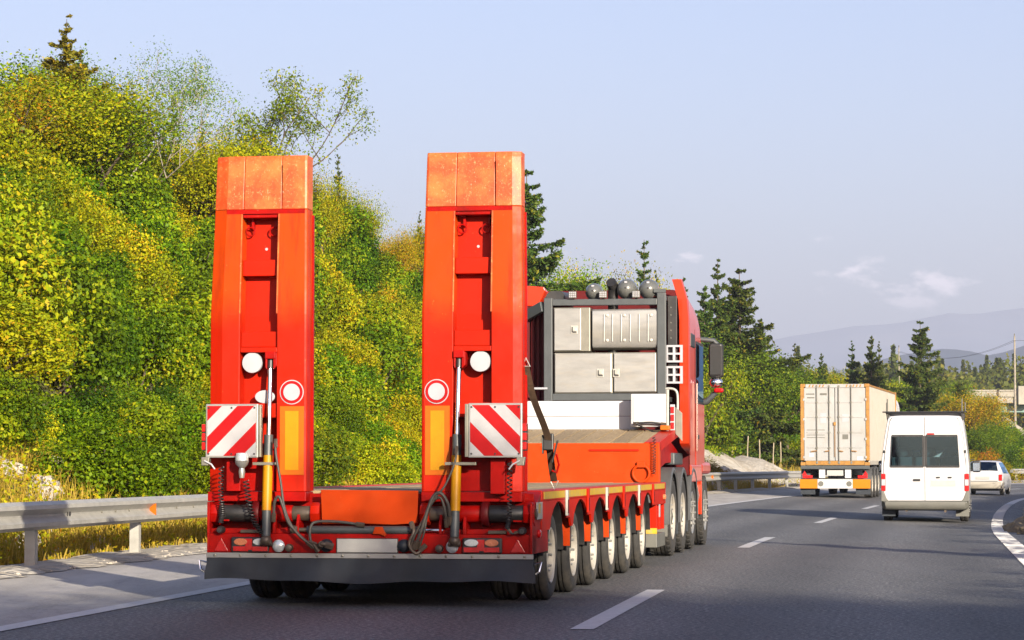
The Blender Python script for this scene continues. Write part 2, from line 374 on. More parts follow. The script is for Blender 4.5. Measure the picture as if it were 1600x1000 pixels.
def gravel_mat():
    m, n, l, b = new_mat('pale_gravel')
    tc = n.new('ShaderNodeTexCoord')
    v = n.new('ShaderNodeTexVoronoi'); v.inputs['Scale'].default_value = 7
    l.new(tc.outputs['Object'], v.inputs['Vector'])
    nz = n.new('ShaderNodeTexNoise'); nz.inputs['Scale'].default_value = 1.6; nz.inputs['Detail'].default_value = 8
    l.new(tc.outputs['Object'], nz.inputs['Vector'])
    rp = n.new('ShaderNodeValToRGB')
    rp.color_ramp.elements[0].position = 0.3; rp.color_ramp.elements[0].color = (0.2312, 0.1972, 0.1496, 1)
    rp.color_ramp.elements[1].position = 0.65; rp.color_ramp.elements[1].color = (0.3808, 0.3536, 0.3060, 1)
    l.new(nz.outputs['Fac'], rp.inputs['Fac'])
    l.new(rp.outputs['Color'], b.inputs['Base Color']); b.inputs['Roughness'].default_value = 0.95
    bp = n.new('ShaderNodeBump'); bp.inputs['Strength'].default_value = 0.9; bp.inputs['Distance'].default_value = 0.06
    l.new(v.outputs['Distance'], bp.inputs['Height']); l.new(bp.outputs['Normal'], b.inputs['Normal'])
    return m
M['gravel'] = gravel_mat()

def leaf_mat(name, stops, transl=0.35):
    """leaf colour picked per leaf (attribute 'tint'), shifted a little per plant"""
    m, n, l, b = new_mat(name)
    at = n.new('ShaderNodeAttribute'); at.attribute_name = 'tint'
    oi = n.new('ShaderNodeObjectInfo')
    rp = n.new('ShaderNodeValToRGB'); e = rp.color_ramp.elements
    e[0].position = stops[0][0]; e[0].color = (*stops[0][1], 1)
    e[1].position = stops[-1][0]; e[1].color = (*stops[-1][1], 1)
    for p, c in stops[1:-1]:
        k = e.new(p); k.color = (*c, 1)
    l.new(at.outputs['Fac'], rp.inputs['Fac'])
    hs = n.new('ShaderNodeHueSaturation')
    h = n.new('ShaderNodeMapRange'); h.inputs['To Min'].default_value = 0.475; h.inputs['To Max'].default_value = 0.515
    l.new(oi.outputs['Random'], h.inputs['Value']); l.new(h.outputs[0], hs.inputs['Hue'])
    v = n.new('ShaderNodeMapRange'); v.inputs['To Min'].default_value = 0.85; v.inputs['To Max'].default_value = 1.2
    mm = n.new('ShaderNodeMath'); mm.operation = 'FRACT'
    m2 = n.new('ShaderNodeMath'); m2.operation = 'MULTIPLY'; m2.inputs[1].default_value = 7.31
    l.new(oi.outputs['Random'], m2.inputs[0]); l.new(m2.outputs[0], mm.inputs[0]); l.new(mm.outputs[0], v.inputs['Value'])
    l.new(v.outputs[0], hs.inputs['Value'])
    l.new(rp.outputs['Color'], hs.inputs['Color'])
    l.new(hs.outputs['Color'], b.inputs['Base Color'])
    b.inputs['Roughness'].default_value = 0.5
    b.inputs['Specular IOR Level'].default_value = 0.082
    tr = n.new('ShaderNodeBsdfTranslucent'); l.new(hs.outputs['Color'], tr.inputs['Color'])
    ms = n.new('ShaderNodeMixShader'); ms.inputs[0].default_value = transl
    l.new(b.outputs[0], ms.inputs[1]); l.new(tr.outputs[0], ms.inputs[2])
    l.new(ms.outputs[0], n['Material Output'].inputs['Surface'])
    return m
M['leaf_green'] = leaf_mat('leaves_green', [(0, (0.0348, 0.0786, 0.0027)), (0.5, (0.1149, 0.1909, 0.0041)), (0.85, (0.2158, 0.2545, 0.0054)), (1, (0.2925, 0.2545, 0.0082))], 0.28)
M['leaf_yellow'] = leaf_mat('leaves_yellow_green', [(0, (0.0835, 0.1160, 0.0027)), (0.45, (0.2158, 0.2433, 0.0041)), (0.85, (0.3203, 0.2845, 0.0054)), (1, (0.3482, 0.2096, 0.0068))], 0.28)
M['leaf_autumn'] = leaf_mat('leaves_turning', [(0, (0.0975, 0.1123, 0.0034)), (0.4, (0.2298, 0.2171, 0.0048)), (0.75, (0.3134, 0.2021, 0.0061)), (1, (0.3342, 0.1123, 0.0068))], 0.28)
M['leaf_dark'] = leaf_mat('leaves_dark_green', [(0, (0.0209, 0.0487, 0.0034)), (0.6, (0.0662, 0.1160, 0.0048)), (1, (0.1532, 0.1797, 0.0068))], 0.25)
M['needle'] = leaf_mat('spruce_needles', [(0, (0.0183, 0.0392, 0.0073)), (0.6, (0.0497, 0.0801, 0.0122)), (0.9, (0.1132, 0.1184, 0.0110)), (1, (0.2158, 0.1541, 0.0122))], 0.2)
M['needle_gold'] = leaf_mat('larch_needles', [(0, (0.0566, 0.0818, 0.0073)), (0.5, (0.1436, 0.1489, 0.0098)), (1, (0.2568, 0.2054, 0.0122))], 0.25)
M['far_leaf'] = leaf_mat('far_foliage', [(0, (0.0305, 0.0566, 0.0092)), (0.6, (0.0765, 0.1027, 0.0135)), (1, (0.1541, 0.1436, 0.0184))], 0.2)
M['dry_grass'] = leaf_mat('dry_grass', [(0, (0.1645, 0.1541, 0.0122)), (0.5, (0.3386, 0.2568, 0.0306)), (1, (0.4352, 0.3386, 0.0673))], 0.3)

def glass_mat(name, tint, gl=0.06):
    m, n, l, b = new_mat(name)
    n.remove(b)
    t = n.new('ShaderNodeBsdfTransparent'); t.inputs['Color'].default_value = (*tint, 1)
    g = n.new('ShaderNodeBsdfGlossy'); g.inputs['Roughness'].default_value = 0.03; g.inputs['Color'].default_value = (0.38, 0.62, 0.90, 1)
    fr = n.new('ShaderNodeFresnel'); fr.inputs['IOR'].default_value = 1.5
    ad = n.new('ShaderNodeMath'); ad.operation = 'ADD'; ad.inputs[1].default_value = gl; ad.use_clamp = True
    l.new(fr.outputs[0], ad.inputs[0])
    ms = n.new('ShaderNodeMixShader'); l.new(ad.outputs[0], ms.inputs[0]); l.new(t.outputs[0], ms.inputs[1]); l.new(g.outputs[0], ms.inputs[2])
    l.new(ms.outputs[0], n['Material Output'].inputs['Surface'])
    return m
M['glass'] = glass_mat('tinted_glass', (0.66, 0.80, 0.84), 0.07)
M['mirror_blue'] = P('blue_mirror_glass', (0.35, 0.47, 0.62), 0.12, 0.9, var=0.05)
M['seat'] = P('seat_cloth', (0.055, 0.075, 0.085), 0.9, var=0.2)
M['bumper_amber'] = P('bumper_amber_sheet', (0.58, 0.20, 0.004), 0.45, var=0.04, spec=0.25)
M['glass_light'] = glass_mat('clear_glass', (0.75, 0.8, 0.8))

# ------------------------------------------------------------------ mesh helpers
TINY = {'rivet', 'screw', 'wheel_nut', 'vent_hole', 'led', 'bolt', 'stamp_mark', 'marking_rib', 'latch_slot', 'channel_rivet', 'hose_fitting', 'hazard_stripe'}
class MB:
    def __init__(self): self.v = []; self.f = []; self.m = []; self.cur = 0
    def mat(self, i): self.cur = i; return self
    def _add(self, vs, fs):
        o = len(self.v); self.v += [tuple(p) for p in vs]
        for f in fs: self.f.append(tuple(i + o for i in f)); self.m.append(self.cur)
        return self
    def box(self, x0, x1, y0, y1, z0, z1):
        return self._add([(x0, y0, z0), (x1, y0, z0), (x1, y1, z0), (x0, y1, z0), (x0, y0, z1), (x1, y0, z1), (x1, y1, z1), (x0, y1, z1)],
                         [(0, 3, 2, 1), (4, 5, 6, 7), (0, 1, 5, 4), (1, 2, 6, 5), (2, 3, 7, 6), (3, 0, 4, 7)])
    def obox(self, c, size, mat3):
        hx, hy, hz = size[0] / 2, size[1] / 2, size[2] / 2
        c = Vector(c)
        p = [c + mat3 @ Vector(q) for q in ((-hx, -hy, -hz), (hx, -hy, -hz), (hx, hy, -hz), (-hx, hy, -hz), (-hx, -hy, hz), (hx, -hy, hz), (hx, hy, hz), (-hx, hy, hz))]
        return self._add(p, [(0, 3, 2, 1), (4, 5, 6, 7), (0, 1, 5, 4), (1, 2, 6, 5), (2, 3, 7, 6), (3, 0, 4, 7)])
    def bar(self, a, b, w, h):
        a, b = Vector(a), Vector(b); d = b - a
        q = d.to_track_quat('Y', 'Z').to_matrix()
        return self.obox((a + b) / 2, (w, d.length, h), q)
    def prism(self, poly, axis, a, b):
        """poly in the two other axes (x: (y,z), y: (x,z), z: (x,y))"""
        def mk(p, k):
            return {'x': (k, p[0], p[1]), 'y': (p[0], k, p[1]), 'z': (p[0], p[1], k)}[axis]
        n = len(poly)
        return self._add([mk(p, a) for p in poly] + [mk(p, b) for p in poly],
                         [tuple(range(n))[::-1], tuple(range(n, 2 * n))] + [(i, (i + 1) % n, n + (i + 1) % n, n + i) for i in range(n)])
    def loft(self, loops, cap0=True, cap1=True, skip=None, closed=True):
        n = len(loops[0]); vs = [p for L in loops for p in L]; fs = []
        rng = n if closed else n - 1
        for k in range(len(loops) - 1):
            for i in range(rng):
                if skip and skip(k, i): continue
                fs.append((k * n + i, k * n + (i + 1) % n, (k + 1) * n + (i + 1) % n, (k + 1) * n + i))
        if cap0: fs.append(tuple(range(n))[::-1])
        if cap1: fs.append(tuple(range((len(loops) - 1) * n, len(loops) * n)))
        return self._add(vs, fs)
    def tube(self, pts, r, n=8, caps=True):
        pts = [Vector(p) for p in pts]; m = len(pts)
        rs = r if isinstance(r, (list, tuple)) else [r] * m
        loops = []; up = None
        for i, p in enumerate(pts):
            d = (pts[min(i + 1, m - 1)] - pts[max(i - 1, 0)]).normalized()
            if up is None: up = d.orthogonal().normalized()
            up = (up - d * up.dot(d))
            if up.length < 1e-6: up = d.orthogonal()
            up.normalize(); s = d.cross(up)
            loops.append([p + (up * math.cos(2 * math.pi * k / n) + s * math.sin(2 * math.pi * k / n)) * rs[i] for k in range(n)])
        return self.loft(loops, caps, caps)
    def lathe(self, prof, c, axis='x', n=20, cap=True):
        """prof: list of (radius, position along axis)"""
        loops = []
        for r, a in prof:
            L = []
            for k in range(n):
                t = 2 * math.pi * k / n; u, w = r * math.cos(t), r * math.sin(t)
                L.append({'x': (c[0] + a, c[1] + u, c[2] + w), 'y': (c[0] + u, c[1] + a, c[2] + w), 'z': (c[0] + u, c[1] + w, c[2] + a)}[axis])
            loops.append(L)
        return self.loft(loops, cap, cap)
    def sphere(self, c, r, n=14, k=8, sq=(1, 1, 1), half=False):
        loops = []
        a0 = 0 if not half else 0
        for j in range(1, k):
            a = math.pi * j / k
            loops.append([(c[0] + sq[0] * r * math.sin(a) * math.cos(2 * math.pi * i / n), c[1] + sq[1] * r * math.sin(a) * math.sin(2 * math.pi * i / n), c[2] + sq[2] * r * math.cos(a)) for i in range(n)])
        return self.loft(loops)
    def torus(self, c, R0, r, axis='y', n=20, k=6):
        pts = []
        for i in range(n + 1):
            t = 2 * math.pi * i / n; u, w = R0 * math.cos(t), R0 * math.sin(t)
            pts.append({'x': (c[0], c[1] + u, c[2] + w), 'y': (c[0] + u, c[1], c[2] + w), 'z': (c[0] + u, c[1] + w, c[2])}[axis])
        return self.tube(pts, r, k, False)
    def disc(self, c, r, y0, y1, n=24, rz=None):
        rz = rz or r
        return self.prism([(c[0] + r * math.cos(2 * math.pi * i / n), c[1] + rz * math.sin(2 * math.pi * i / n)) for i in range(n)], 'y', y0, y1)
    def build(self, name, mats, parent=None, smooth=None, bevel=0.0, seg=2):
        """one object per separate piece for parts; small fixings stay joined"""
        if parent is not None and name not in TINY and len(self.f) < 4000:
            g = self.groups()
            if len(g) > 1:
                out = None
                for fs in g:
                    m = MB(); idx = {}
                    for k in fs:
                        for i in self.f[k]:
                            if i not in idx: idx[i] = len(m.v); m.v.append(self.v[i])
                        m.f.append(tuple(idx[i] for i in self.f[k])); m.m.append(self.m[k])
                    o = m._build(name, mats, parent, smooth, bevel, seg)
                    out = out or o
                return out
        return self._build(name, mats, parent, smooth, bevel, seg)
    def _build(self, name, mats, parent=None, smooth=None, bevel=0.0, seg=2):
        me = bpy.data.meshes.new(name)
        me.from_pydata(self.v, [], self.f)
        if not isinstance(mats, (list, tuple)): mats = [mats]
        for m in mats: me.materials.append(M[m] if isinstance(m, str) else m)
        if len(mats) > 1: me.polygons.foreach_set('material_index', self.m)
        bm = bmesh.new(); bm.from_mesh(me)
        bmesh.ops.recalc_face_normals(bm, faces=bm.faces); bm.to_mesh(me); bm.free()
        if smooth:
            me.polygons.foreach_set('use_smooth', [True] * len(me.polygons))
            me.set_sharp_from_angle(angle=R(smooth if smooth is not True else 40))
        me.update()
        o = bpy.data.objects.new(name, me); COL.objects.link(o)
        if parent: o.parent = parent
        if name in TINY: o['kind'] = 'stuff'
        if bevel:
            b = o.modifiers.new('bevel', 'BEVEL'); b.width = bevel; b.segments = seg; b.limit_method = 'ANGLE'; b.angle_limit = R(35)
        return o
    def groups(self):
        """faces sorted into separate pieces (touching pieces stay together)"""
        n = len(self.v); par = list(range(n))
        def find(i):
            while par[i] != i: par[i] = par[par[i]]; i = par[i]
            return i
        for f in self.f:
            a = find(f[0])
            for i in f[1:]:
                b = find(i)
                if a != b: par[b] = a
        isl = {}
        for k, f in enumerate(self.f): isl.setdefault(find(f[0]), []).append(k)
        boxes = []
        for fs in isl.values():
            ids = {i for k in fs for i in self.f[k]}
            P_ = np.array([self.v[i] for i in ids]); boxes.append([P_.min(0) - .006, P_.max(0) + .006, fs])
        merged = True
        while merged and len(boxes) > 1:
            merged = False
            for i in range(len(boxes)):
                for j in range(i + 1, len(boxes)):
                    if np.all(boxes[i][0] <= boxes[j][1]) and np.all(boxes[j][0] <= boxes[i][1]):
                        a, c = boxes[i], boxes.pop(j)
                        boxes[i] = [np.minimum(a[0], c[0]), np.maximum(a[1], c[1]), a[2] + c[2]]; merged = True; break
                if merged: break
        return [b[2] for b in boxes]

def tag(o, label=None, cat=None, group=None, kind=None):
    if label: o['label'] = label
    if cat: o['category'] = cat
    if group: o['group'] = group
    if kind: o['kind'] = kind
    return o
def thing(name, label, cat, loc=(0, 0, 0), rz=0.0, group=None):
    o = bpy.data.objects.new(name, None); COL.objects.link(o)
    o.location = loc; o.rotation_euler = (0, 0, rz); o.empty_display_size = 0.3
    return tag(o, label, cat, group)
def copy_tree(o, parent=None, off=None):
    c = o.copy(); COL.objects.link(c); c.parent = parent
    if off is not None: c.location = Vector(o.location) + Vector(off)
    for ch in o.children: copy_tree(ch, c)
    return c
def smooth_path(pts, k=6):
    """Catmull-Rom through pts"""
    P_ = [Vector(p) for p in pts]; P_ = [P_[0] * 2 - P_[1]] + P_ + [P_[-1] * 2 - P_[-2]]
    out = []
    for i in range(1, len(P_) - 2):
        a, b, c, d = P_[i - 1], P_[i], P_[i + 1], P_[i + 2]
        for j in range(k):
            t = j / k
            out.append(0.5 * ((2 * b) + (c - a) * t + (2 * a - 5 * b + 4 * c - d) * t * t + (3 * b - a - 3 * c + d) * t ** 3))
    out.append(P_[-2]); return out

# ------------------------------------------------------------------ road geometry
def Xc(y):
    """x of the dashed lane line at distance y (the road bends to the right)"""
    if y > 180:
        return Xc(180) + (y - 180) * 0.5565
    u = y - 21.7
    return 0.888 + 0.143 * u + 0.0005 * u * abs(u) * (1 if u > 0 else 0) + 0.0015 * max(0, y - 95) ** 2
def slope(y): return (Xc(y + 0.05) - Xc(y - 0.05)) / 0.1
def bank(y):
    t = min(1, max(0, (y - 36) / 26)); t = t * t * (3 - 2 * t)
    return 0.025 * t
def road_z(y, t): return -bank(y) * (t + 4.0) if t > -8 else bank(y) * 4.0
def road_pt(y, t, dz=0.0):
    a = math.atan(slope(y)); c, s = math.cos(a), math.sin(a)
    return Vector((Xc(y) + t * c, y - t * s, road_z(y, t) + dz))
def heading(y): return -math.atan(slope(y))
def lat(x, y):
    return (x - Xc(y)) * math.cos(math.atan(slope(y)))
def sstep(t):
    t = min(1, max(0, t)); return t * t * (3 - 2 * t)
def bumps(x, y):
    return (math.sin(x * 0.9 + y * 0.37) * 0.5 + math.sin(y * 0.61 - x * 0.43 + 1.3) * 0.6 + math.sin(x * 2.1 + 0.5) * math.sin(y * 1.7) * 0.35)
def gz(x, y):
    """terrain height"""
    t = lat(x, y)
    z = -0.06 + (road_z(y, max(-7.9, min(5, t))) if y < 400 else 0)
    if t < -7.3:
        u = -7.3 - t
        hm = 6.7 + 0.9 * sstep((y - 62) / 16) - 5.4 * sstep((y - 86) / 40)
        z += hm * sstep(u / 12.5) + 0.10 * max(0, min(u, 40) - 9) * (1 if y < 100 else 0.45)
        z += bumps(x, y) * 0.22 * min(1, u / 2.5)
        z += -0.05
    if t > 4.7:
        u = t - 4.7
        z += 0.45 * sstep(u / 1.6) + 0.9 * sstep((u - 4) / 10) + bumps(x, y) * 0.05 * min(1, u)
    z += 9.5 * sstep((y - 260) / 520)
    return z
def W(px, y):
    """x of a point seen in column px of the photo at distance y"""
    return (px - 800) / FPX * y
def Ztop(py, y): return CAM_H + (724 - py) / FPX * y

# ------------------------------------------------------------------ ground
def make_ground():
    ys = [-60, -30, -15]
    y = -6.0
    while y < 130: ys.append(y); y += 0.9
    while y < 320: ys.append(y); y += 3.5
    while y < 30000: ys.append(y); y *= 1.12
    ts = []
    t = 4.2
    while t < 14: ts.append(t); t += 0.6
    while t < 20000: ts.append(t); t *= 1.35
    tl = []
    t = -7.0
    while t > -26: tl.append(t); t -= 0.55
    t = -26.5
    while t > -60: tl.append(t); t -= 3
    while t > -30000: tl.append(t); t *= 1.3
    cols = sorted(tl) + [-4, 0] + ts
    V = []; F = []
    for y in ys:
        a = math.atan(slope(y))
        for t in cols:
            x = Xc(y) + t / math.cos(a)
            V.append((x, y, gz(x, y) if abs(t) < 900 and y < 9000 else 14.0 if y > 700 else 4.0))
    n = len(cols)
    for j in range(len(ys) - 1):
        for i in range(n - 1):
            F.append((j * n + i, j * n + i + 1, (j + 1) * n + i + 1, (j + 1) * n + i))
    b = MB(); b._add(V, F)
    o = b.build('ground', 'ground', smooth=60)
    tag(o, kind='structure'); return o
ground = make_ground()

def strip(name, t0, t1, y0, y1, dz, mat, parent=None, step=2.0, nt=2, kind=None):
    b = MB(); ys = []
    y = y0
    while y < y1 - 1e-6: ys.append(y); y += step
    ys.append(y1)
    loops = []
    for y in ys:
        loops.append([road_pt(y, t0 + (t1 - t0) * k / (nt - 1), dz) for k in range(nt)])
    b.loft(loops, False, False, closed=False)
    o = b._build(name, mat, parent)
    if mat == 'asphalt':
        a = o.data.attributes.new('lateral', 'FLOAT', 'POINT')
        a.data.foreach_set('value', [t0 + (t1 - t0) * (i % nt) / (nt - 1) for i in range(len(b.v))])
    if kind: tag(o, kind=kind)
    return o
road = strip('road', -4.10, 4.62, -40, 330, 0.0, 'asphalt', nt=6, kind='structure', step=1.5)
shoulder = strip('shoulder', -7.02, -4.02, -40, 330, -0.004, 'shoulder', nt=4, kind='structure', step=1.5)
strip('edge_line', -4.20, -4.00, -40, 330, 0.006, 'paint_line', shoulder)
# right edge line: wide, with raised ribs
rl = strip('edge_line', 3.64, 3.90, -40, 330, 0.005, 'paint_line', road)
def ribs():
    b = MB(); y = 28.0
    while y < 90:
        p = road_pt(y, 3.77, 0.010); q = Matrix.Rotation(heading(y), 3, 'Z')
        b.obox(p, (0.26, 0.10, 0.012), q); y += 0.33
    o = b.build('marking_rib', 'paint_line', road); tag(o, kind='stuff')
ribs()
dash_y = 16.85
ends = [19.0]
s0 = 19.0
k = 0
for yc in [3.9, 21.9, 40.2, 59.6, 77.8, 96.0, 114.0, 131.5, 148.5]:
    strip('lane_dash', -0.085, 0.085, yc - 2.95, yc + 2.95, 0.005, 'paint_line', road, step=1.0)

# gravel edge between the shoulder and the slope
def gravel_edge():
    b = MB(); rnd = random.Random(5); loops = []
    y = 10.0
    while y < 190:
        L = []
        for k, t in enumerate((-6.85, -7.1, -7.4, -7.8, -8.3)):
            p = road_pt(y, t)
            tt = t + (rnd.uniform(-.12, .12) if k == 0 else 0)
            p = road_pt(y, tt, (0.004 if k == 0 else 0.03 + rnd.uniform(-.015, .03)))
            if k == 4: p.z = gz(p.x, p.y) - 0.05
            L.append(p)
        loops.append(L); y += 0.35 if y < 60 else 1.2
    b.loft(loops, False, False, closed=False)
    tag(b.build('gravel_edge', 'gravel', smooth=50), kind='structure')
gravel_edge()
def stones_stuff():
    """loose stones along both verges"""
    b = MB(); rnd = random.Random(8)
    for i in range(2600):
        side = rnd.random() < 0.62
        y = rnd.uniform(18, 75) if side else rnd.uniform(26, 110)
        t = -6.9 - abs(rnd.gauss(0, 0.45)) if side else 4.35 + abs(rnd.gauss(0, 0.7))
        p = road_pt(y, t); p.z = max(p.z, gz(p.x, p.y)) + 0.005
        r = rnd.uniform(0.012, 0.04) * (1 if side else 1.5)
        q = Matrix.Rotation(rnd.uniform(0, 6.28), 3, Vector((rnd.random(), rnd.random(), rnd.random())).normalized())
        c = Vector(p)
        vs = [c + q @ Vector(v) * r for v in ((1, 0, 0), (-.9, .1, 0), (0, 1.1, 0), (.1, -1, 0), (0, 0, .8), (0, 0, -.8))]
        b._add(vs, [(0, 2, 4), (2, 1, 4), (1, 3, 4), (3, 0, 4), (2, 0, 5), (1, 2, 5), (3, 1, 5), (0, 3, 5)])
    o = b.build('loose_stones', 'rock')
    tag(o, 'loose pale stones scattered along the road edges', 'stones', kind='stuff')
stones_stuff()

# ------------------------------------------------------------------ mountains
def mountains(name, dist, prof, depth, mat, seed):
    """prof: list of (px, py) skyline as seen from the road"""
    b = MB(); loops = []
    xs = np.linspace(prof[0][0], prof[-1][0], 150)
    hs = np.interp(xs, [p[0] for p in prof], [p[1] for p in prof])
    nr = 9
    for j in range(nr):
        v = j / (nr - 1)
        L = []
        for i, px in enumerate(xs):
            y = dist - depth * (1 - v)
            x = W(px, dist)
            z = Ztop(hs[i], dist)
            f = v ** 1.25
            nz = mnoise.fractal(Vector((x / dist * 26 + seed, v * 2.2, seed)), 0.9, 2.1, 5)
            zz = 10 + (z - 10) * f + nz * z * 0.10 * math.sin(math.pi * min(1, v * 0.92 + 0.08))
            L.append((x, y + nz * depth * 0.12 * (1 - v), zz))
        loops.append(L)
    L = [(p[0], p[1] + depth * 0.8, 0) for p in loops[-1]]
    loops.append(L)
    b.loft(loops, False, False, closed=False)
    return tag(b.build(name, mat, smooth=60), kind='structure')
M['mountain'] = P('hazed_rock_and_forest', (0.26, 0.31, 0.42), 0.9, var=0.15, scale=0.0012, dirt=(0.48, 0.46, 0.46), dirt_amt=0.8, dirt_scale=0.0021)  # rock and forest tone paled and blued in place of part of the haze
M['hill'] = P('hazed_forest_hill', (0.05, 0.085, 0.13), 0.95, var=0.3, scale=0.01)  # forest base colour tinted blue, carrying some of the distance haze
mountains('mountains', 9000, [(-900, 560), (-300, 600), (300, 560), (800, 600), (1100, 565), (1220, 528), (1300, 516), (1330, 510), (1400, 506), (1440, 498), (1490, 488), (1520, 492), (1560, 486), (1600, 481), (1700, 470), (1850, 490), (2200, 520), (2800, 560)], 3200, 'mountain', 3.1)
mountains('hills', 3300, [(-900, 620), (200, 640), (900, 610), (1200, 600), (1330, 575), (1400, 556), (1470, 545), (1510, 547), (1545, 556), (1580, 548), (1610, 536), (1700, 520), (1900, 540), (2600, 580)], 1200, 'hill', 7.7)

# ------------------------------------------------------------------ guardrail on the outside of the bend
def guardrail():
    y0 = 13.0
    p0 = road_pt(y0, -7.25)
    g = thing('guardrail', 'long galvanised guardrail with two ridges running along the left road edge', 'guardrail', p0)
    inv = -Vector(p0)
    prof = [(0.0, .435), (.015, .445), (.075, .475), (.08, .52), (.02, .565), (.0, .585), (.0, .605), (.02, .625), (.08, .67), (.075, .715), (.015, .745), (0.0, .755), (-.006, .75), (.008, .74), (.066, .71), (.07, .672), (.012, .63), (-.008, .605), (-.008, .585), (.012, .56), (.07, .518), (.066, .48), (.008, .45), (-.006, .44)]
    ys = [13.0]
    while ys[-1] < 215: ys.append(ys[-1] + 4.0 / math.sqrt(1 + slope(ys[-1]) ** 2))
    pb = MB(); pb.prism([(-.06, -.05), (.06, -.05), (.06, .05), (.045, .05), (.045, -.038), (-.045, -.038), (-.045, .05), (-.06, .05)], 'z', -0.35, 0.70)
    post0 = pb.build('post', 'steel', g)
    sb = MB(); sb.box(-.02, .12, -.035, .035, .52, .67)
    sp0 = sb.build('spacer', 'steel', g)
    bb = MB()
    for dz in (.497, .595, .693): bb.lathe([(.016, 0), (.016, .012)], (.0, 0, dz), 'x', 8)
    first = True
    ph = 0.0
    for i in range(len(ys) - 1):
        yp = ys[i]
        p = road_pt(yp, -7.42) + inv
        if first: po, so = post0, sp0
        else:
            po, so = post0.copy(), sp0.copy(); COL.objects.link(po); COL.objects.link(so); po.parent = g; so.parent = g
        first = False
        po.location = p; so.location = p
        po.rotation_euler = so.rotation_euler = (0, 0, heading(yp))
        b = MB(); loops = []
        nn = 4 if yp > 60 else 6
        for k in range(nn + 1):
            y = ys[i] + (ys[i + 1] - ys[i]) * k / nn
            o_ = 0.0
            loops.append([road_pt(y, -7.30 + t + o_) + inv + Vector((0, 0, z)) for t, z in prof])
        b.loft(loops)
        b.build('rail_beam', 'steel', g, smooth=35)
    # orange reflectors and small dark stamps in the beam groove
    rb = MB()
    rb.prism([(0, -.035), (.085, -.075), (.085, .075), (0, .035)], 'y', 0.0, 0.012)
    for yr in (33.0, 65, 97, 129):
        c = rb.build('reflector', 'amber', g)
        c.location = road_pt(yr, -7.296) + inv + Vector((0, 0, .595)); c.rotation_euler = (0, 0, heading(yr))
    mk = MB()
    for dx in (-0.05, 0.02): 
        mk.box(0, .004, dx - .008, dx + .008, -.03, .03)
    mk.obox((.002, .055, .016), (.004, .012, .045), Matrix.Rotation(R(35), 3, 'X'))
    mk.obox((.002, .055, -.016), (.004, .012, .045), Matrix.Rotation(R(-35), 3, 'X'))
    c = mk.build('stamp_mark', 'black', g); c.location = road_pt(29.75, -7.286) + inv + Vector((0, 0, .60)); c.rotation_euler = (0, 0, heading(30))
    bo = MB()
    for yr in (31.0, 31.55, 32.1, 34.2, 35.0): 
        q = road_pt(yr, -7.292) + inv
        bo.lathe([(.014, 0), (.014, .012)], (q.x, q.y, .595 + q.z), 'x', 8)
    bo.build('bolt', 'alu_dark', g)
    return g
guardrail()

# ------------------------------------------------------------------ bridge, poles, wires
def bridge():
    Y = 262
    x0 = W(1528, Y)
    t = thing('road_bridge', 'concrete road bridge with green girder behind the trees at right', 'bridge', (x0, Y, gz(x0, Y)))
    z0 = gz(x0, Y)
    zt = Ztop(611, Y) - z0; zg = Ztop(634, Y) - z0; zb = Ztop(644, Y) - z0
    L = 46
    b = MB(); b.box(-3, L, -4, 4, zg + .15, zg + .75); b.build('deck_slab', 'concrete', t, bevel=.05)
    b = MB(); b.box(-3, L, -4.2, -3.9, zg + .76, zt - .15); b.box(-3, L, -4.3, -3.8, zt - .15, zt); b.build('parapet', 'concrete', t, bevel=.04)
    b = MB(); b.box(-3, L, 3.9, 4.2, zg + .76, zt); b.build('parapet', 'concrete', t)
    b = MB()
    for yy in (-2.8, 0, 2.8): b.box(0, L, yy - .2, yy + .2, zb, zg + .14)
    b.box(0, L, -3.05, -2.55, zb - .08, zb)
    b.build('girder', 'girder', t)
    b = MB(); b.prism([(-4, -3), (-4, zb), (1.2, zb - .1), (7.5, -1.5), (7.5, -3)], 'y', -4.6, 4.4); b.build('abutment', 'concrete', t)
    b = MB(); b.box(22, 23.4, -3, 3, -3, zb - .1); b.build('pier', 'concrete', t, bevel=.08)
    b = MB(); b.box(3.05, 4.55, -4.9, -4.32, zg, zt + .35); b.build('pole_plinth', 'concrete', t, bevel=.05)
bridge()
def pole(px, Y, ytop, ybase, label, r=0.16):
    x = W(px, Y); zb = min(gz(x, Y), Ztop(ybase, Y)); zt = Ztop(ytop, Y)
    t = thing('utility_pole', label, 'pole', (x, Y, zb))
    b = MB(); b.tube([(0, 0, 0), (0, 0, (zt - zb) * .5), (0, 0, zt - zb)], [r, r * .85, r * .6], 10); b.build('pole_shaft', 'bark_pale', t, smooth=50)
    for dx in (0,):
        b = MB(); b.lathe([(.05, 0), (.07, .06), (.05, .12), (.06, .18), (.02, .22)], (dx, 0, zt - zb + .02), 'z', 8); b.build('insulator', 'mid_grey', t, smooth=40)
    return Vector((x, Y, zt - .35))
pA = pole(1586, 255, 525, 636, 'tall pale utility pole standing by the concrete bridge', .13)
pB = pole(1405, 300, 543, 640, 'thin utility pole among the trees behind the white container', .10)
def wire(a, b_, sag, lab):
    pts = []
    for i in range(25):
        t = i / 24; p = a.lerp(b_, t); p.z -= sag * 4 * t * (1 - t); pts.append(p - a)
    b = MB(); b.tube(pts, 0.014, 4)
    o = b.build('power_line', 'black'); o.location = a
    tag(o, lab, 'wire', 'wires between the utility poles')
end = pA + Vector((45, -30, 2.2))
for k, dx in enumerate((-.15, .15)):
    nm = ('far', 'near')[k]
    wire(pA + Vector((dx, 0, -.1)), pB + Vector((dx, 0, -.1)), 1.2, 'power lines sagging between the two utility poles')
    wire(pA + Vector((dx, 0, -.1)), end + Vector((dx, 0, 0)), .8, 'power lines running right from the tall bridge pole')

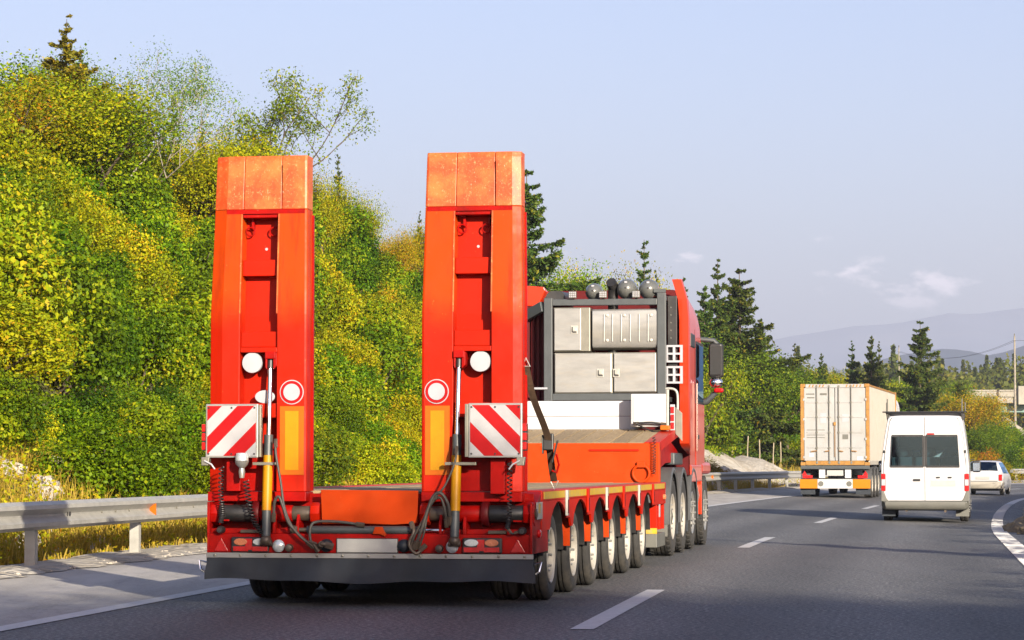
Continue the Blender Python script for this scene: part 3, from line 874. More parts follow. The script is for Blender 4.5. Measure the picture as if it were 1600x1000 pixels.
# ------------------------------------------------------------------ wheels
def make_wheel(name, radius, width, rimr, parent, twin=True, rim_mat='rim', nuts=10, deep=True, tread=True, inset=.02):
    """axle along x, outer face towards +x, centre of the outer tyre's outer face at x = 0"""
    hub = MB()
    hub.lathe([(rimr * .42, -.16 - inset), (rimr * .42, -.05 - inset), (rimr * .36, -.03 - inset), (rimr * .30, -inset), (rimr * .12, .012 - inset)], (0, 0, 0), 'x', 20)
    w = hub.build(name, 'alu_dark', parent, smooth=35)
    def tyre_prof(x1):
        x0 = x1 - width; r = radius
        return [(rimr * .98, x1 - .03), (rimr * 1.04, x1 - .012), (r * .80, x1), (r * .90, x1 - .002), (r * .965, x1 - .018), (r, x1 - .045), (r, x1 - width * .28), (r - .014, x1 - width * .285), (r - .014, x1 - width * .33), (r, x1 - width * .335), (r, x1 - width * .5 + .012), (r - .014, x1 - width * .5 + .008), (r - .014, x1 - width * .5 - .008), (r, x1 - width * .5 - .012), (r, x1 - width * .665), (r - .014, x1 - width * .67), (r - .014, x1 - width * .715), (r, x1 - width * .72), (r, x0 + .045), (r * .965, x0 + .018), (r * .9, x0), (rimr * 1.04, x0 + .012), (rimr * .98, x0 + .03)]
    ty = MB()
    ty.lathe(tyre_prof(0), (0, 0, 0), 'x', 40, cap=False)
    if twin: ty.lathe(tyre_prof(-width - .05), (0, 0, 0), 'x', 40, cap=False)
    if tread:
        for k in range(36):
            a = 2 * math.pi * k / 36
            q = Matrix.Rotation(a, 3, 'X')
            for xx in (-.028, -width + .028):
                ty.obox(q @ Vector((xx, 0, radius - .002)), (.04, radius * .10, .012), q)
    ty.build('tyre', 'tyre', w, smooth=35)
    rb = MB()
    d = -.075 if deep else -.03
    rb.lathe([(rimr * .985, -.035), (rimr * 1.03, -.008), (rimr * 1.0, -.004), (rimr * .93, -.02), (rimr * .90, d), (rimr * .62, d - .015), (rimr * .52, d + .02), (rimr * .40, d + .025), (rimr * .40, -.12)], (0, 0, 0), 'x', 32, cap=False)
    rb.build('rim', rim_mat, w, smooth=30)
    nb = MB()
    for k in range(nuts):
        a = 2 * math.pi * k / nuts
        nb.lathe([(.014, d), (.014, d + .055), (.008, d + .06)], (0, rimr * .55 * math.cos(a), rimr * .55 * math.sin(a)), 'x', 6)
    nb.build('wheel_nut', 'alu', w)
    hb = MB()
    for k in range(nuts):
        a = 2 * math.pi * (k + .5) / nuts
        hb.lathe([(rimr * .085, d - .012), (rimr * .085, d + .004)], (0, rimr * .75 * math.cos(a), rimr * .75 * math.sin(a)), 'x', 10)
    hb.build('vent_hole', 'black', w)
    return w
def put_wheel(proto, first, parent, x, y, z, left=False):
    w = proto if first else copy_tree(proto, parent)
    w.location = (x, y, z); w.rotation_euler = (random.random() * 0, 0, math.pi if left else 0)
    return w

# ------------------------------------------------------------------ low-loader trailer
TR_LOC = Vector((-1.18, 21.9, 0.0)); TR_RZ = -math.atan(0.162)
trailer = thing('low_loader_trailer', 'red six-axle low-loader trailer with two raised loading ramps', 'trailer', TR_LOC, TR_RZ)
def lx(px): return 0.00535 * (px - 576)
def lz(py, s=187.0): return CAM_H - (py - 724) / s
T = trailer

def flap():
    b = MB(); loops = []
    n = 60
    for i in range(n + 1):
        u = i / n; x = -1.372 + 2.744 * u
        wob = .010 * math.sin(u * 13) + .006 * math.sin(u * 31 + 1)
        bot = .215 + .010 * math.sin(u * 9.5 + .6) + .006 * math.sin(u * 23) + (-.01 if .3 < u < .9 else 0) * math.sin((u - .3) / .6 * math.pi)
        xb = x * 1.012
        loops.append([(x, 0, .425), (x, -.004 + wob * .3, .35), (xb, -.012 + wob, .28), (xb, -.02 + wob * 1.8, bot), (xb, -.008 + wob * 1.8, bot), (xb, .0 + wob, .28), (x, .008 + wob * .3, .35), (x, .012, .425)])
    b.loft(loops); f = b.build('mud_flap', 'rubber', T, smooth=40)
    s = MB(); s.box(-1.372, 1.372, -.012, -.002, .400, .440); st = s.build('clamp_strip', 'alu', T, bevel=.002)
    r = MB()
    for i in range(13):
        r.lathe([(.012, 0), (.010, -.008), (.004, -.011)], (-1.30 + i * 2.6 / 12, -.012, .42), 'y', 8)
    r.build('rivet', 'alu_dark', st)
flap()
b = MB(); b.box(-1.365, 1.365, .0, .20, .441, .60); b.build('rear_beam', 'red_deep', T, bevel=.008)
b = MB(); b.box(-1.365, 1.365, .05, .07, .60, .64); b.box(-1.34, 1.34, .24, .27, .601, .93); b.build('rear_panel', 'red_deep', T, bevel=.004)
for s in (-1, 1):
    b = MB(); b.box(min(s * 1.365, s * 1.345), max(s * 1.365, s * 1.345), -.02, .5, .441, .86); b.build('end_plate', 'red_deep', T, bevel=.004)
    # red triangle reflector
    b = MB(); x = s * 1.245; b.prism([(x - .06, .455), (x + .06, .455), (x, .56)], 'y', -.014, -.002); b.build('triangle_reflector', 'lens_red', T, bevel=.002)
    # lamp cluster
    x0, x1 = ((-1.155, -.835) if s < 0 else (.79, 1.118))
    b = MB(); b.box(x0, x1, -.035, -.002, .445, .572); lam = b.build('lamp_cluster', 'black', T, bevel=.012)
    w = x1 - x0
    xo = x0 + .26 * w if s < 0 else x1 - .26 * w
    xw = x0 + .77 * w if s < 0 else x1 - .77 * w
    def oval(cx, cz, rx, rz, nm, mt):
        q = MB(); q.disc((cx, cz), rx, -.046, -.034, 20, rz); q.build(nm, mt, lam, smooth=40, bevel=.004)
    oval(xo, .532, .058, .030, 'orange_lens', 'lens_orange'); oval(xw, .532, .060, .030, 'clear_lens', 'lens_clear')
    q = MB(); q.box(x0 + .47 * w - .03, x0 + .47 * w + .03, -.044, -.034, .465, .56); q.build('red_lens', 'lens_red', lam, bevel=.003)
    for cx in (xo, xw):
        q = MB(); q.box(cx - .065, cx + .065, -.042, -.034, .455, .495); q.build('red_lens', 'lens_red', lam, bevel=.003)
    b = MB(); xr = -.752 if s < 0 else .705
    b.lathe([(.048, -.004), (.052, -.03), (.044, -.038), (.03, -.046), (.01, -.05)], (xr, 0, .50), 'y', 20); b.build('round_lamp', 'lens_clear', T, smooth=40)
    b = MB(); xr = -.66 if s < 0 else .60
    b.lathe([(.03, 0), (.034, -.04), (.028, -.07), (.018, -.075)], (xr, -.002, .485), 'y', 14); b.build('air_coupling', 'grease', T, smooth=40)
b = MB(); b.box(-.262, .246, -.020, -.006, .448, .560); b.build('blank_plate', 'plate', T, bevel=.006)
b = MB(); b.box(-.268, .252, -.012, -.003, .443, .565); b.build('plate_holder', 'black', T)
for x in (-.35, .30):
    b = MB(); b.lathe([(.055, -.003), (.055, -.02), (.046, -.045), (.03, -.062), (.01, -.07)], (x, 0, .505), 'y', 16); b.build('rubber_buffer', 'rubber', T, smooth=50)

# hinge shaft of the ramps
def shaft():
    Y, Z = .10, .765
    def seg(a, c, r, m, nm, n=20): 
        b = MB(); b.lathe([(r * .96, a), (r, a + .006), (r, c - .006), (r * .96, c)], (0, Y, Z), 'x', n); return b.build(nm, m, T, smooth=35)
    for s in (-1, 1):
        def f(a, c): return (a, c) if s > 0 else (-c, -a)
        seg(*f(1.285, 1.372), .098, 'red_deep', 'shaft_end', 8)
        seg(*f(.995, 1.284), .072, 'black', 'hinge_shaft')
        seg(*f(.935, .994), .105, 'dark_red', 'shaft_collar')
        seg(*f(.66, .934), .070, 'red_deep', 'hinge_shaft')
        seg(*f(.50, .659), .062, 'grease', 'hinge_shaft')
        seg(*f(.425, .499), .092, 'red', 'shaft_end', 8)
        b = MB(); b.lathe([(.04, 0), (.045, .012), (.02, .02)], (1.372 * s, Y, Z), 'x', 12); b.build('shaft_bolt', 'grease', T)
        for xx in (.60, .80):
            b = MB(); b.prism([(.0, .60), (.2, .60), (.2, .70), (.12, .80), (.06, .80), (.0, .68)], 'x', s * xx - .012, s * xx + .012); b.build('hinge_lug', 'red_deep', T, bevel=.003)
shaft()
b = MB(); b.tube([(-.52, .02, .632), (.42, .02, .632)], .034, 14); b.build('hydraulic_cylinder', 'frame_grey', T, smooth=40)
b = MB(); b.tube([(.42, .02, .632), (.62, .02, .632)], .014, 10); b.build('piston_rod', 'chrome', T, smooth=40)
b = MB(); b.tube([(-.60, .02, .632), (-.52, .02, .632)], .018, 10); b.tube([(-.66, .02, .632), (-.60, .02, .632)], .036, 10); b.build('piston_rod', 'grease', T, smooth=40)
b = MB(); b.prism([(.04, .60), (.10, .60), (.145, .58), (.15, .60), (.12, .66), (.06, .66)], 'y', -.03, .06); b.build('cylinder_clamp', 'orange', T, bevel=.004)
b = MB(); b._add([(-.415, .045, .962), (.405, .045, .956), (.398, .045, .69), (.20, .045, .676), (-.05, .045, .684), (-.402, .045, .678),
                  (-.415, .065, .962), (.405, .065, .956), (.398, .065, .69), (.20, .065, .676), (-.05, .065, .684), (-.402, .065, .678)],
                 [(0, 1, 2, 3, 4, 5), (11, 10, 9, 8, 7, 6)] + [(i, (i + 1) % 6, 6 + (i + 1) % 6, 6 + i) for i in range(6)])
b.build('orange_panel', 'orange', T, bevel=.003)

# ---- ramps
RY0 = .10
def ry(z): return RY0 + max(0, z - 2.42) * .075
def hw(z): return .42 - max(0, z - 2.42) * .018
def ramp(cx, outer):
    """outer = -1 when the chamfered outside edge is on the left"""
    D = .20
    xi0, xi1 = -.155, .165
    def rail_loop(side, z, xin=None, dy=0.0):
        y = ry(z) + dy; h = hw(z)
        xin = (xi0 if side < 0 else xi1) if xin is None else xin
        xo = side * h
        ch, cy_ = ((.115, .05) if outer < 0 else (.075, .035)) if side == outer else (.02, .010)
        return [(cx + xin, y, z), (cx + xo - side * ch, y, z), (cx + xo, y + cy_, z), (cx + xo, y + D, z), (cx + xin, y + D, z)]
    def rail(side, parent):
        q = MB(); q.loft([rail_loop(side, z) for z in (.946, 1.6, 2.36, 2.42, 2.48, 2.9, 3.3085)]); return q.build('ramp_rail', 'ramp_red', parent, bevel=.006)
    q = MB(); h = hw(1)
    q.box(cx - h, cx + h, RY0 - .012, RY0 + D + .06, .865, .945)
    q.box(cx + xi0, cx + xi1, RY0 + .07, RY0 + D, .95, 1.30)
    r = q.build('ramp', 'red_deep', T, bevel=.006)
    for s in (-1, 1):
        rail(s, r)
        # bright worn edge of the rail beside the recess
        xe = cx + (xi0 if s < 0 else xi1)
        q = MB(); 
        q.bar((xe, ry(2.43) - .004, 2.43), (xe, ry(3.27) - .004, 3.27), .012, .012); q.build('rail_edge', 'worn', r)
    # outside flange plates on both sides
    for s in (-1, 1):
        loops = []
        for z in (.95, 2.42, 3.27):
            xo = cx + s * hw(z); y = ry(z)
            loops.append([(xo, y + D - .02, z), (xo + s * .014, y + D - .02, z), (xo + s * .012, y + D + .02, z), (xo, y + D + .02, z)])
        q = MB(); q.loft(loops); q.build('side_flange', 'red_deep', r)
    # recess floor (two bends) and cross bars
    loops = []
    for z in (1.301, 2.42, 3.275):
        y = ry(z) + .165
        loops.append([(cx + xi0 - .01, y, z), (cx + xi1 + .01, y, z), (cx + xi1 + .01, y + .02, z), (cx + xi0 - .01, y + .02, z)])
    q = MB(); q.loft(loops); q.build('recess_panel', 'red', r)
    def cross(z0, z1, d0, nm='cross_bar', mt='red'):
        y = ry(z0)
        q = MB(); q.box(cx + xi0 + .002, cx + xi1 - .002, y + d0, y + .18, z0, z1); q.build(nm, mt, r, bevel=.006)
    cross(2.75, 2.885, .055); cross(2.15, 2.28, .04); cross(2.105, 2.148, .01, 'cross_lip')
    cross(1.56, 1.68, .03); cross(1.30, 1.345, .03, 'cross_lip', 'red_deep'); cross(3.24, 3.275, .02, 'cross_lip', 'red_deep')
    # scuffed tip in three plates
    xs = [-1, -.36, .46, 1]
    for i in range(3):
        loops = []
        for z, o in ((3.31, -.002), (3.72, -.002), (3.765, .010)):
            h = hw(z)
            if i == 1:
                y = ry(z) + o; a, c = cx + xs[1] * h + .004, cx + xs[2] * h - .004
                loops.append([(a, y, z), (c, y, z), (c, y + D - .02, z), (a, y + D - .02, z)])
            else:
                side = -1 if i == 0 else 1
                loops.append(rail_loop(side, z, (xs[1] if i == 0 else xs[2]) * h - side * -.004 * 0, o))
        q = MB(); q.loft(loops); q.build('tip_plate', 'worn', r, bevel=.005)
    z = 3.285; q = MB(); q.box(cx - hw(z) + (.115 if outer < 0 else .02), cx + hw(z) - (.075 if outer > 0 else .02), ry(z) - .0030, ry(z) + .03, 3.272, 3.3080); q.build('tip_joint', 'red_deep', r)
    q = MB(); q.box(cx + xs[2] * .42 - .0, cx + xs[2] * .42 + .006, ry(3.5) - .02, ry(3.5), 3.315, 3.69); q.build('weld_seam', 'worn', r)
    # two ring hooks
    for dx in (-.09, .115):
        q = MB(); y = ry(3.19) + .11
        q.box(cx + dx - .010, cx + dx + .010, y, y + .06, 3.15, 3.235); q.torus((cx + dx - .02, y - .006, 3.13), .036, .007, 'y', 18, 6)
        q.build('ring_hook', 'red_deep', r, smooth=40)
    q = MB(); q.disc((cx + .02, 2.985), .012, ry(2.98) + .160, ry(2.98) + .176, 10); q.build('bolt_hole', 'disc', r)
    # white round lamp cover in the recess
    xd = -.055 if outer < 0 else .068
    q = MB(); q.lathe([(.080, .16), (.088, .10), (.084, .088), (.02, .084)], (cx + xd, RY0 - .06, 2.02), 'y', 26); q.build('white_round_cover', 'disc', r, smooth=40)
    if outer < 0:
        q = MB(); q.disc((cx + .055, 1.735), .085, RY0 + .03, RY0 + .05, 24, .055); q.build('oval_white_cover', 'disc', r, bevel=.004)
    # round marker and reflective plate on the inner rail
    xm = cx + (.295 if outer < 0 else -.292); zm = 1.772
    q = MB(); q.disc((xm, zm), .102, RY0 - .004, RY0 + .002, 36); q.build('marker_rim', 'disc', r)
    q = MB(); q.disc((xm, zm), .094, RY0 - .008, RY0 - .001, 36); q.build('marker_ring', 'bright_red', r)
    q = MB(); q.disc((xm, zm), .070, RY0 - .012, RY0 - .004, 36); q.build('marker_disc', 'disc', r)
    xa, xb = (cx + .195, cx + .400) if outer < 0 else (cx - .388, cx - .182)
    q = MB(); q.box(xa, xb, RY0 - .006, RY0 + .001, 1.085, 1.655); q.build('reflector_border', 'amber', r)
    q = MB(); q.box(xa + .045, xb - .045, RY0 - .010, RY0 - .002, 1.125, 1.615); q.build('reflector_plate', 'yellow', r)
    # lifting cylinder
    xc = cx + (.108 if outer < 0 else -.110)
    top = Vector((xc - (.004 if outer < 0 else 0), RY0 + .03, 2.06)); bot = Vector((xc + (.012 if outer < 0 else -.004), -.06, .50))
    def at(z): return top.lerp(bot, (top.z - z) / (top.z - bot.z))
    q = MB(); q.box(xc - .038, xc + .05, RY0 - .03, RY0 + .12, 2.05, 2.11); q.prism([(xc - .038, 1.98), (xc - .024, 1.96), (xc - .02, 2.1), (xc - .038, 2.1)], 'y', RY0 - .02, RY0 + .1)
    q.prism([(xc + .03, 1.96), (xc + .06, 1.99), (xc + .06, 2.1), (xc + .03, 2.1)], 'y', RY0 - .02, RY0 + .1); q.build('cylinder_bracket', 'red_deep', r, bevel=.004)
    q = MB(); q.tube([at(2.05), at(1.97)], .030, 12); q.build('rod_eye', 'black', r, smooth=40)
    q = MB(); q.tube([at(1.97), at(1.40)], .021, 14); q.build('piston_rod', 'chrome', r, smooth=40)
    q = MB(); q.tube([at(1.415), at(1.245)], .038, 16); q.build('lift_cylinder', 'frame_grey', r, smooth=40)
    q = MB(); q.tube([at(1.244), at(.79)], .041, 16); q.build('yellow_sleeve', 'yellow', r, smooth=40)
    q = MB(); q.tube([at(.789), at(.58)], .038, 16); q.build('lift_cylinder', 'frame_grey', r, smooth=40)
    q = MB(); q.sphere(at(.545), .048, 14, 8); q.tube([at(.545) + Vector((-.05, 0, -.02)), at(.545) + Vector((.05, 0, -.02))], .025, 10); q.build('ball_joint', 'grease', r, smooth=50)
    return r
ramp(-.972, -1)
ramp(.842, 1)

# ---- red and white striped warning boards
def clip_band(x0, z0, s, a, c, mirror):
    """part of the square (corner x0,z0, side s) where a <= u <= c, u = (x + down)/s"""
    poly = [(0, 0), (1, 0), (1, 1), (0, 1)]         # x, down
    def cut(poly, f):
        out = []
        for i in range(len(poly)):
            p, q = poly[i], poly[(i + 1) % len(poly)]
            fp, fq = f(p), f(q)
            if fp >= 0: out.append(p)
            if fp * fq < 0:
                t = fp / (fp - fq); out.append((p[0] + (q[0] - p[0]) * t, p[1] + (q[1] - p[1]) * t))
        return out
    poly = cut(poly, lambda p: p[0] + p[1] - a); poly = cut(poly, lambda p: c - p[0] - p[1])
    if mirror: poly = [(1 - p[0], p[1]) for p in poly]
    return [(x0 + p[0] * s, z0 + s - p[1] * s) for p in poly]
def warning_board(x0, z0, s, mirror):
    Y = -.13
    q = MB(); q.box(x0 - .006, x0 + s + .006, Y, Y + .035, z0 - .006, z0 + s + .006)
    w = q.build('warning_board', 'alu', T, bevel=.006)
    ins = .010; S = s - 2 * ins
    for a, c in ((0, .30), (.62, .97), (1.33, 1.72)):
        q = MB(); q.prism(clip_band(x0 + ins, z0 + ins, S, a, c, mirror), 'y', Y - .005, Y - .001); q.build('red_stripe', 'bright_red', w)
    for a, c in ((.30, .62), (.97, 1.33), (1.72, 2.0)):
        q = MB(); q.prism(clip_band(x0 + ins, z0 + ins, S, a, c, mirror), 'y', Y - .005, Y - .001); q.build('white_stripe', 'sign_white', w)
    q = MB()
    for dx in (.05, .5, .95):
        for dz in (.06, .94): q.disc((x0 + s * dx, z0 + s * dz), .008, Y - .010, Y - .005, 8)
    q.build('screw', 'black', w)
    xin = x0 + s if not mirror else x0 - .03
    q = MB(); q.box(xin + .007 if not mirror else xin - .006, xin + .03 if not mirror else xin + .022, Y + .005, Y + .06, z0, z0 + s); q.build('side_channel', 'alu_dark', w, bevel=.003)
    q = MB()
    for zz in (z0 + .08, z0 + s - .1): q.box(x0 + .1, x0 + s - .1, Y + .036, RY0, zz, zz + .03)
    q.build('board_arm', 'red_deep', w)
    xo = x0 - .03 if not mirror else x0 + s + .012
    q = MB(); q.box(xo - .012, xo + .022, Y + .03, Y + .12, z0 + .05, z0 + s * .62); q.build('marker_housing', 'black', w, bevel=.004)
    for k in range(3):
        q = MB(); zz = z0 + .06 + k * .075; q.box(xo - .016, xo + .026, Y + .02, Y + .11, zz, zz + .062); q.build('red_lens', 'lens_red', w, bevel=.004)
    q = MB(); xq = x0 - .01 if not mirror else x0 + s - .01
    q.prism([(xq - .03, z0 - .07), (xq + .03, z0 - .07), (xq + .04, z0), (xq - .03, z0)], 'y', Y - .01, Y + .06); q.build('board_bracket', 'alu_dark', w, bevel=.005)
    q = MB(); sx = 1 if not mirror else -1
    q.tube([(xq, Y - .02, z0 - .03), (xq + sx * .06, Y - .02, z0 - .06), (xq + sx * .09, Y - .02, z0 - .10)], .007, 8); q.build('locking_pin', 'disc', w)
warning_board(-1.345, 1.232, .432, False)
warning_board(.862, 1.232, .432, True)
b = MB(); b.box(-.98, -.78, -.02, .02, 1.165, 1.19); b.build('support_bar', 'alu_dark', T, bevel=.003)
b = MB(); b.box(.64, .90, -.02, .02, 1.165, 1.19); b.build('support_bar', 'alu_dark', T, bevel=.003)
b = MB(); b.box(-1.20, -1.08, -.03, RY0 - .014, .95, 1.20); b.box(1.02, 1.14, -.03, RY0 - .014, .93, 1.22); b.build('cable_duct', 'red_deep', T, bevel=.005)
# beacon lamp hanging under the left board
b = MB(); b.lathe([(.020, -.14), (.028, -.09), (.022, -.06), (.05, -.03), (.058, 0)], (-1.035, -.15, 1.20), 'z', 16); bc = b.build('beacon_lamp', 'alu', T, smooth=35)
b = MB(); b.lathe([(.056, 0), (.054, .04), (.048, .062), (.02, .068)], (-1.035, -.15, 1.202), 'z', 16); b.build('clear_lens', 'lens_clear', bc, smooth=35)
# coiled cables
def coil(pts, r, turns, nm='coiled_cable'):
    path = smooth_path(pts, 12); n = turns * 10; out = []
    m = len(path) - 1
    for i in range(n + 1):
        u = i / n * m; k = min(int(u), m - 1); p = path[k].lerp(path[k + 1], u - k); a = 2 * math.pi * turns * i / n
        out.append(p + Vector((math.cos(a) * r, math.sin(a) * r, 0)))
    q = MB(); q.tube(out, .0055, 5); q.build(nm, 'black', T, smooth=60)
coil([(-1.235, -.06, 1.15), (-1.240, -.05, .92), (-1.225, -.05, .78), (-1.24, -.05, .69)], .020, 20)
coil([(-1.02, -.08, 1.04), (-1.00, -.05, .86), (-.95, -.06, .70), (-.86, -.06, .575)], .024, 18)
coil([(1.19, -.08, 1.19), (1.185, -.06, .95), (1.18, -.05, .75), (1.165, -.05, .65)], .018, 20)
def hose(pts, r=.012, mt='hose', nm='hydraulic_hose', end='grease'):
    q = MB(); q.tube(smooth_path(pts, 7), r, 8); o = q.build(nm, mt, T, smooth=60)
    q = MB()
    for p, p2 in ((Vector(pts[0]), Vector(pts[1])), (Vector(pts[-1]), Vector(pts[-2]))):
        d = (p2 - p).normalized(); q.tube([p - d * .02, p + d * .05], r * 1.6, 6)
    q.build('hose_fitting', end, o)
hose([(-.775, -.05, 1.36), (-.765, -.08, 1.25), (-.72, -.09, 1.02), (-.69, -.09, .82), (-.62, -.10, .66), (-.52, -.09, .55), (-.44, -.07, .52)], .011)
hose([(-.79, -.05, .72), (-.775, -.08, .86), (-.735, -.09, .905), (-.70, -.09, .82), (-.65, -.1, .69), (-.55, -.09, .58), (-.46, -.07, .50)], .013)
hose([(-.42, -.06, .47), (-.47, -.08, .55), (-.47, -.07, .66), (-.42, -.05, .70), (-.25, -.03, .70), (-.05, -.02, .675)], .013)
hose([(-.40, -.05, .50), (-.37, -.09, .52), (-.30, -.07, .50)], .018, 'grease')
hose([(.745, -.05, 1.30), (.735, -.09, 1.18), (.66, -.11, 1.0), (.58, -.12, .90), (.52, -.12, .78), (.49, -.12, .62), (.44, -.09, .50)], .009)
hose([(.69, -.05, .70), (.685, -.10, .84), (.63, -.12, .935), (.57, -.12, .915), (.52, -.13, .80), (.47, -.13, .64), (.41, -.10, .50)], .015)
hose([(.66, -.05, .68), (.655, -.09, .80), (.62, -.10, .90), (.55, -.10, .86), (.47, -.11, .70), (.40, -.10, .58), (.38, -.09, .49)], .012)
hose([(.37, -.04, .68), (.395, -.08, .62), (.36, -.09, .52), (.42, -.10, .445), (.48, -.07, .50)], .014, 'grease')
hose([(1.17, -.05, .65), (1.20, -.06, .61), (1.27, -.05, .625)], .008, 'black')
for x in (-1.245, 1.285):
    b = MB(); b.lathe([(.03, .02), (.034, -.03), (.026, -.05), (.03, -.055), (.022, -.075)], (x, -.0, .63), 'y', 12); b.build('cable_socket', 'black', T, smooth=40)
for x0, x1 in ((-1.08, -.92), (1.0, 1.15)):
    b = MB(); b.box(x0, x1, -.022, .049, .605, .632); b.build('step_plate', 'grease', T, bevel=.004)

# ---- bed, deck boards, side beams, wheel arches
BED0, BED1 = .55, 10.45
DZ = .95
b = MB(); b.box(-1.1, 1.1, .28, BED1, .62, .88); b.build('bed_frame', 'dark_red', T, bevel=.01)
b = MB()
for yy in (.75, 3.5, 6.3, 9.0): b.box(-1.30, 1.30, yy, yy + .12, .84, .905)
b.build('cross_beam', 'red_deep', T)
nb = 11
for i in range(nb):
    w = 2.36 / nb; x = -1.18 + i * w
    q = MB(); q.box(x + .006, x + w - .006, BED0 + .02 * (i % 3), BED1 - .01, .907, DZ - .004 + .006 * ((i * 7) % 3) / 3)
    q.build('deck_board', 'wood', T, bevel=.004)
AX = [1.42 + 1.414 * i for i in range(6)]
for s in (-1, 1):
    xa, xb = (1.19, 1.375) if s > 0 else (-1.375, -1.19)
    q = MB(); q.box(xa, xb, BED0 - .1, BED1, .865, DZ + .004); sb = q.build('side_beam', 'red', T, bevel=.008)
    # chamfered rear corner of the beam
    q = MB(); q.prism([(BED0 - .11, DZ), (BED0 - .5, .80), (BED0 - .5, .70), (BED0 - .11, .70)], 'x', xa + .004, xb - .004); q.build('rear_corner', 'red_deep', T, bevel=.006)
    # skirt with a pointed arch over every wheel
    pts = [(BED0 - .1, .864), (BED1, .864), (BED1, .70)]
    for a in reversed(AX):
        pts += [(a + .50, .70), (a + .46, .745), (a + .30, .815), (a + .10, .85), (a - .05, .852), (a - .26, .80), (a - .42, .72), (a - .50, .62)]
        if a is not AX[0]: pts += [(a - .60, .62), (a - .66, .70)]
    pts += [(BED0 - .1, .62)]
    q = MB(); xs_ = s * 1.362
    q.prism(pts, 'x', xs_ - .010, xs_ + .010); q.build('wheel_arch_skirt', 'red', T)
    for i, a in enumerate(AX):
        # mudguard plate hanging behind each wheel
        q = MB(); yb = a - .52
        q._add([(s * .86, yb, .86), (s * 1.35, yb, .86), (s * 1.35, yb - .02, .44), (s * .86, yb - .02, .44), (s * .86, yb + .008, .86), (s * 1.35, yb + .008, .86), (s * 1.35, yb - .012, .44), (s * .86, yb - .012, .44)],
               [(0, 1, 2, 3), (7, 6, 5, 4), (0, 4, 5, 1), (1, 5, 6, 2), (2, 6, 7, 3), (3, 7, 4, 0)])
        q.build('mudguard_plate', 'orange', T)
        q = MB()
        path = [(s * .86, a + .46 * math.cos(R(d)), .42 + .43 * math.sin(R(d))) for d in range(0, 181, 15)]
        loops = [[p, (s * 1.35, p[1], p[2]), (s * 1.35, p[1], p[2] + .006), (p[0], p[1], p[2] + .006)] for p in path]
        q.loft(loops); q.build('mudguard', 'black', T, smooth=40)
    for i in range(7):
        y0 = BED0 + .0 + i * 1.414; y1 = min(y0 + 1.25, BED1 - .02)
        q = MB(); xo = s * 1.375; q.box(min(xo, xo + s * .004), max(xo, xo + s * .004), y0, y1, .882, .942); q.build('reflective_tape', 'tape', sb)
        if i:
            q = MB(); ym = y0 - .08
            q.box(min(xo, xo + s * .02), max(xo, xo + s * .02), ym - .05, ym + .05, .72, .945); q.build('stake_pocket', 'steel' if i % 2 else 'red', sb, bevel=.003)
            q = MB(); q.box(min(xo + s * .02, xo + s * .024), max(xo + s * .02, xo + s * .024), ym - .02, ym + .02, .74, .86); q.build('pocket_slot', 'dark_red', sb)
    q = MB(); q.box(min(s * 1.377, s * 1.385), max(s * 1.377, s * 1.385), .12, .42, .72, .86); q.build('marking_plate', 'steel', T, bevel=.002)
    q = MB(); q.box(min(s * 1.385, s * 1.389), max(s * 1.385, s * 1.389), .20, .28, .77, .85); q.build('marking_tape', 'tape', T)
    q = MB(); q.lathe([(.034, 0), (.034, s * .018), (.02, s * .026)], (s * 1.366, .30, .60), 'x', 14); q.build('side_marker_lamp', 'lens_red', T, smooth=40)
    # plate in front of the last wheel with the hinge for the flap
    q = MB(); q.prism([(.48, .44), (.88, .44), (.84, .62), (.70, .72), (.48, .80)], 'x', s * 1.355 - .008, s * 1.355 + .008); q.build('rear_skirt', 'red_deep', T, bevel=.003)
tw = make_wheel('wheel', .385, .225, .235, T, True, nuts=8, tread=False, inset=.06)
first = True
for a in AX:
    for s in (-1, 1):
        put_wheel(tw, first, T, s * 1.315, a, .385, s < 0); first = False
    q = MB(); q.tube([(-1.0, a, .385), (1.0, a, .385)], .075, 10); q.build('axle', 'black', T, smooth=50)
for s in (-1, 1):
    q = MB(); q.tube([(s * 1.37, .02, .36), (s * 1.44, .02, .375), (s * 1.42, .0, .30), (s * 1.39, .0, .28)], .010, 6); q.build('flap_hook', 'chrome', T)

# ---- gooseneck at the front of the bed
q = MB(); q.box(-1.30, 1.30, 10.46, 10.60, .80, 1.425); gn = q.build('gooseneck_face', 'orange', T, bevel=.01)
q = MB(); q.box(.45, 1.05, 10.44, 10.459, 1.33, 1.35); q.build('face_rib', 'red', gn)
q = MB(); q.torus((1.08, 10.43, 1.06), .10, .018, 'y', 22, 8); q.build('lashing_ring', 'orange', gn, smooth=50)
q = MB(); q.box(1.03, 1.13, 10.41, 10.459, 1.13, 1.20); q.build('ring_bracket', 'orange', gn, bevel=.005)
GZ0, GZ1, GY0, GY1 = 1.43, 1.615, 10.50, 12.60
q = MB(); q.prism([(10.61, .95), (12.9, 1.18), (14.6, 1.20), (14.6, 1.34), (12.7, 1.58), (10.61, 1.40)], 'x', -1.12, 1.12); q.build('gooseneck_body', 'red_deep', T, bevel=.01)
for i in range(11):
    w = 2.30 / 11; x = -1.19 + i * w
    q = MB(); L = []
    for y, z in ((GY0, GZ0), (GY1, GZ1)):
        L.append([(x + .010, y, z - .03), (x + w - .010, y, z - .03), (x + w - .010, y, z), (x + .010, y, z)])
    q.loft(L); q.build('gooseneck_board', 'wood', T, bevel=.003)
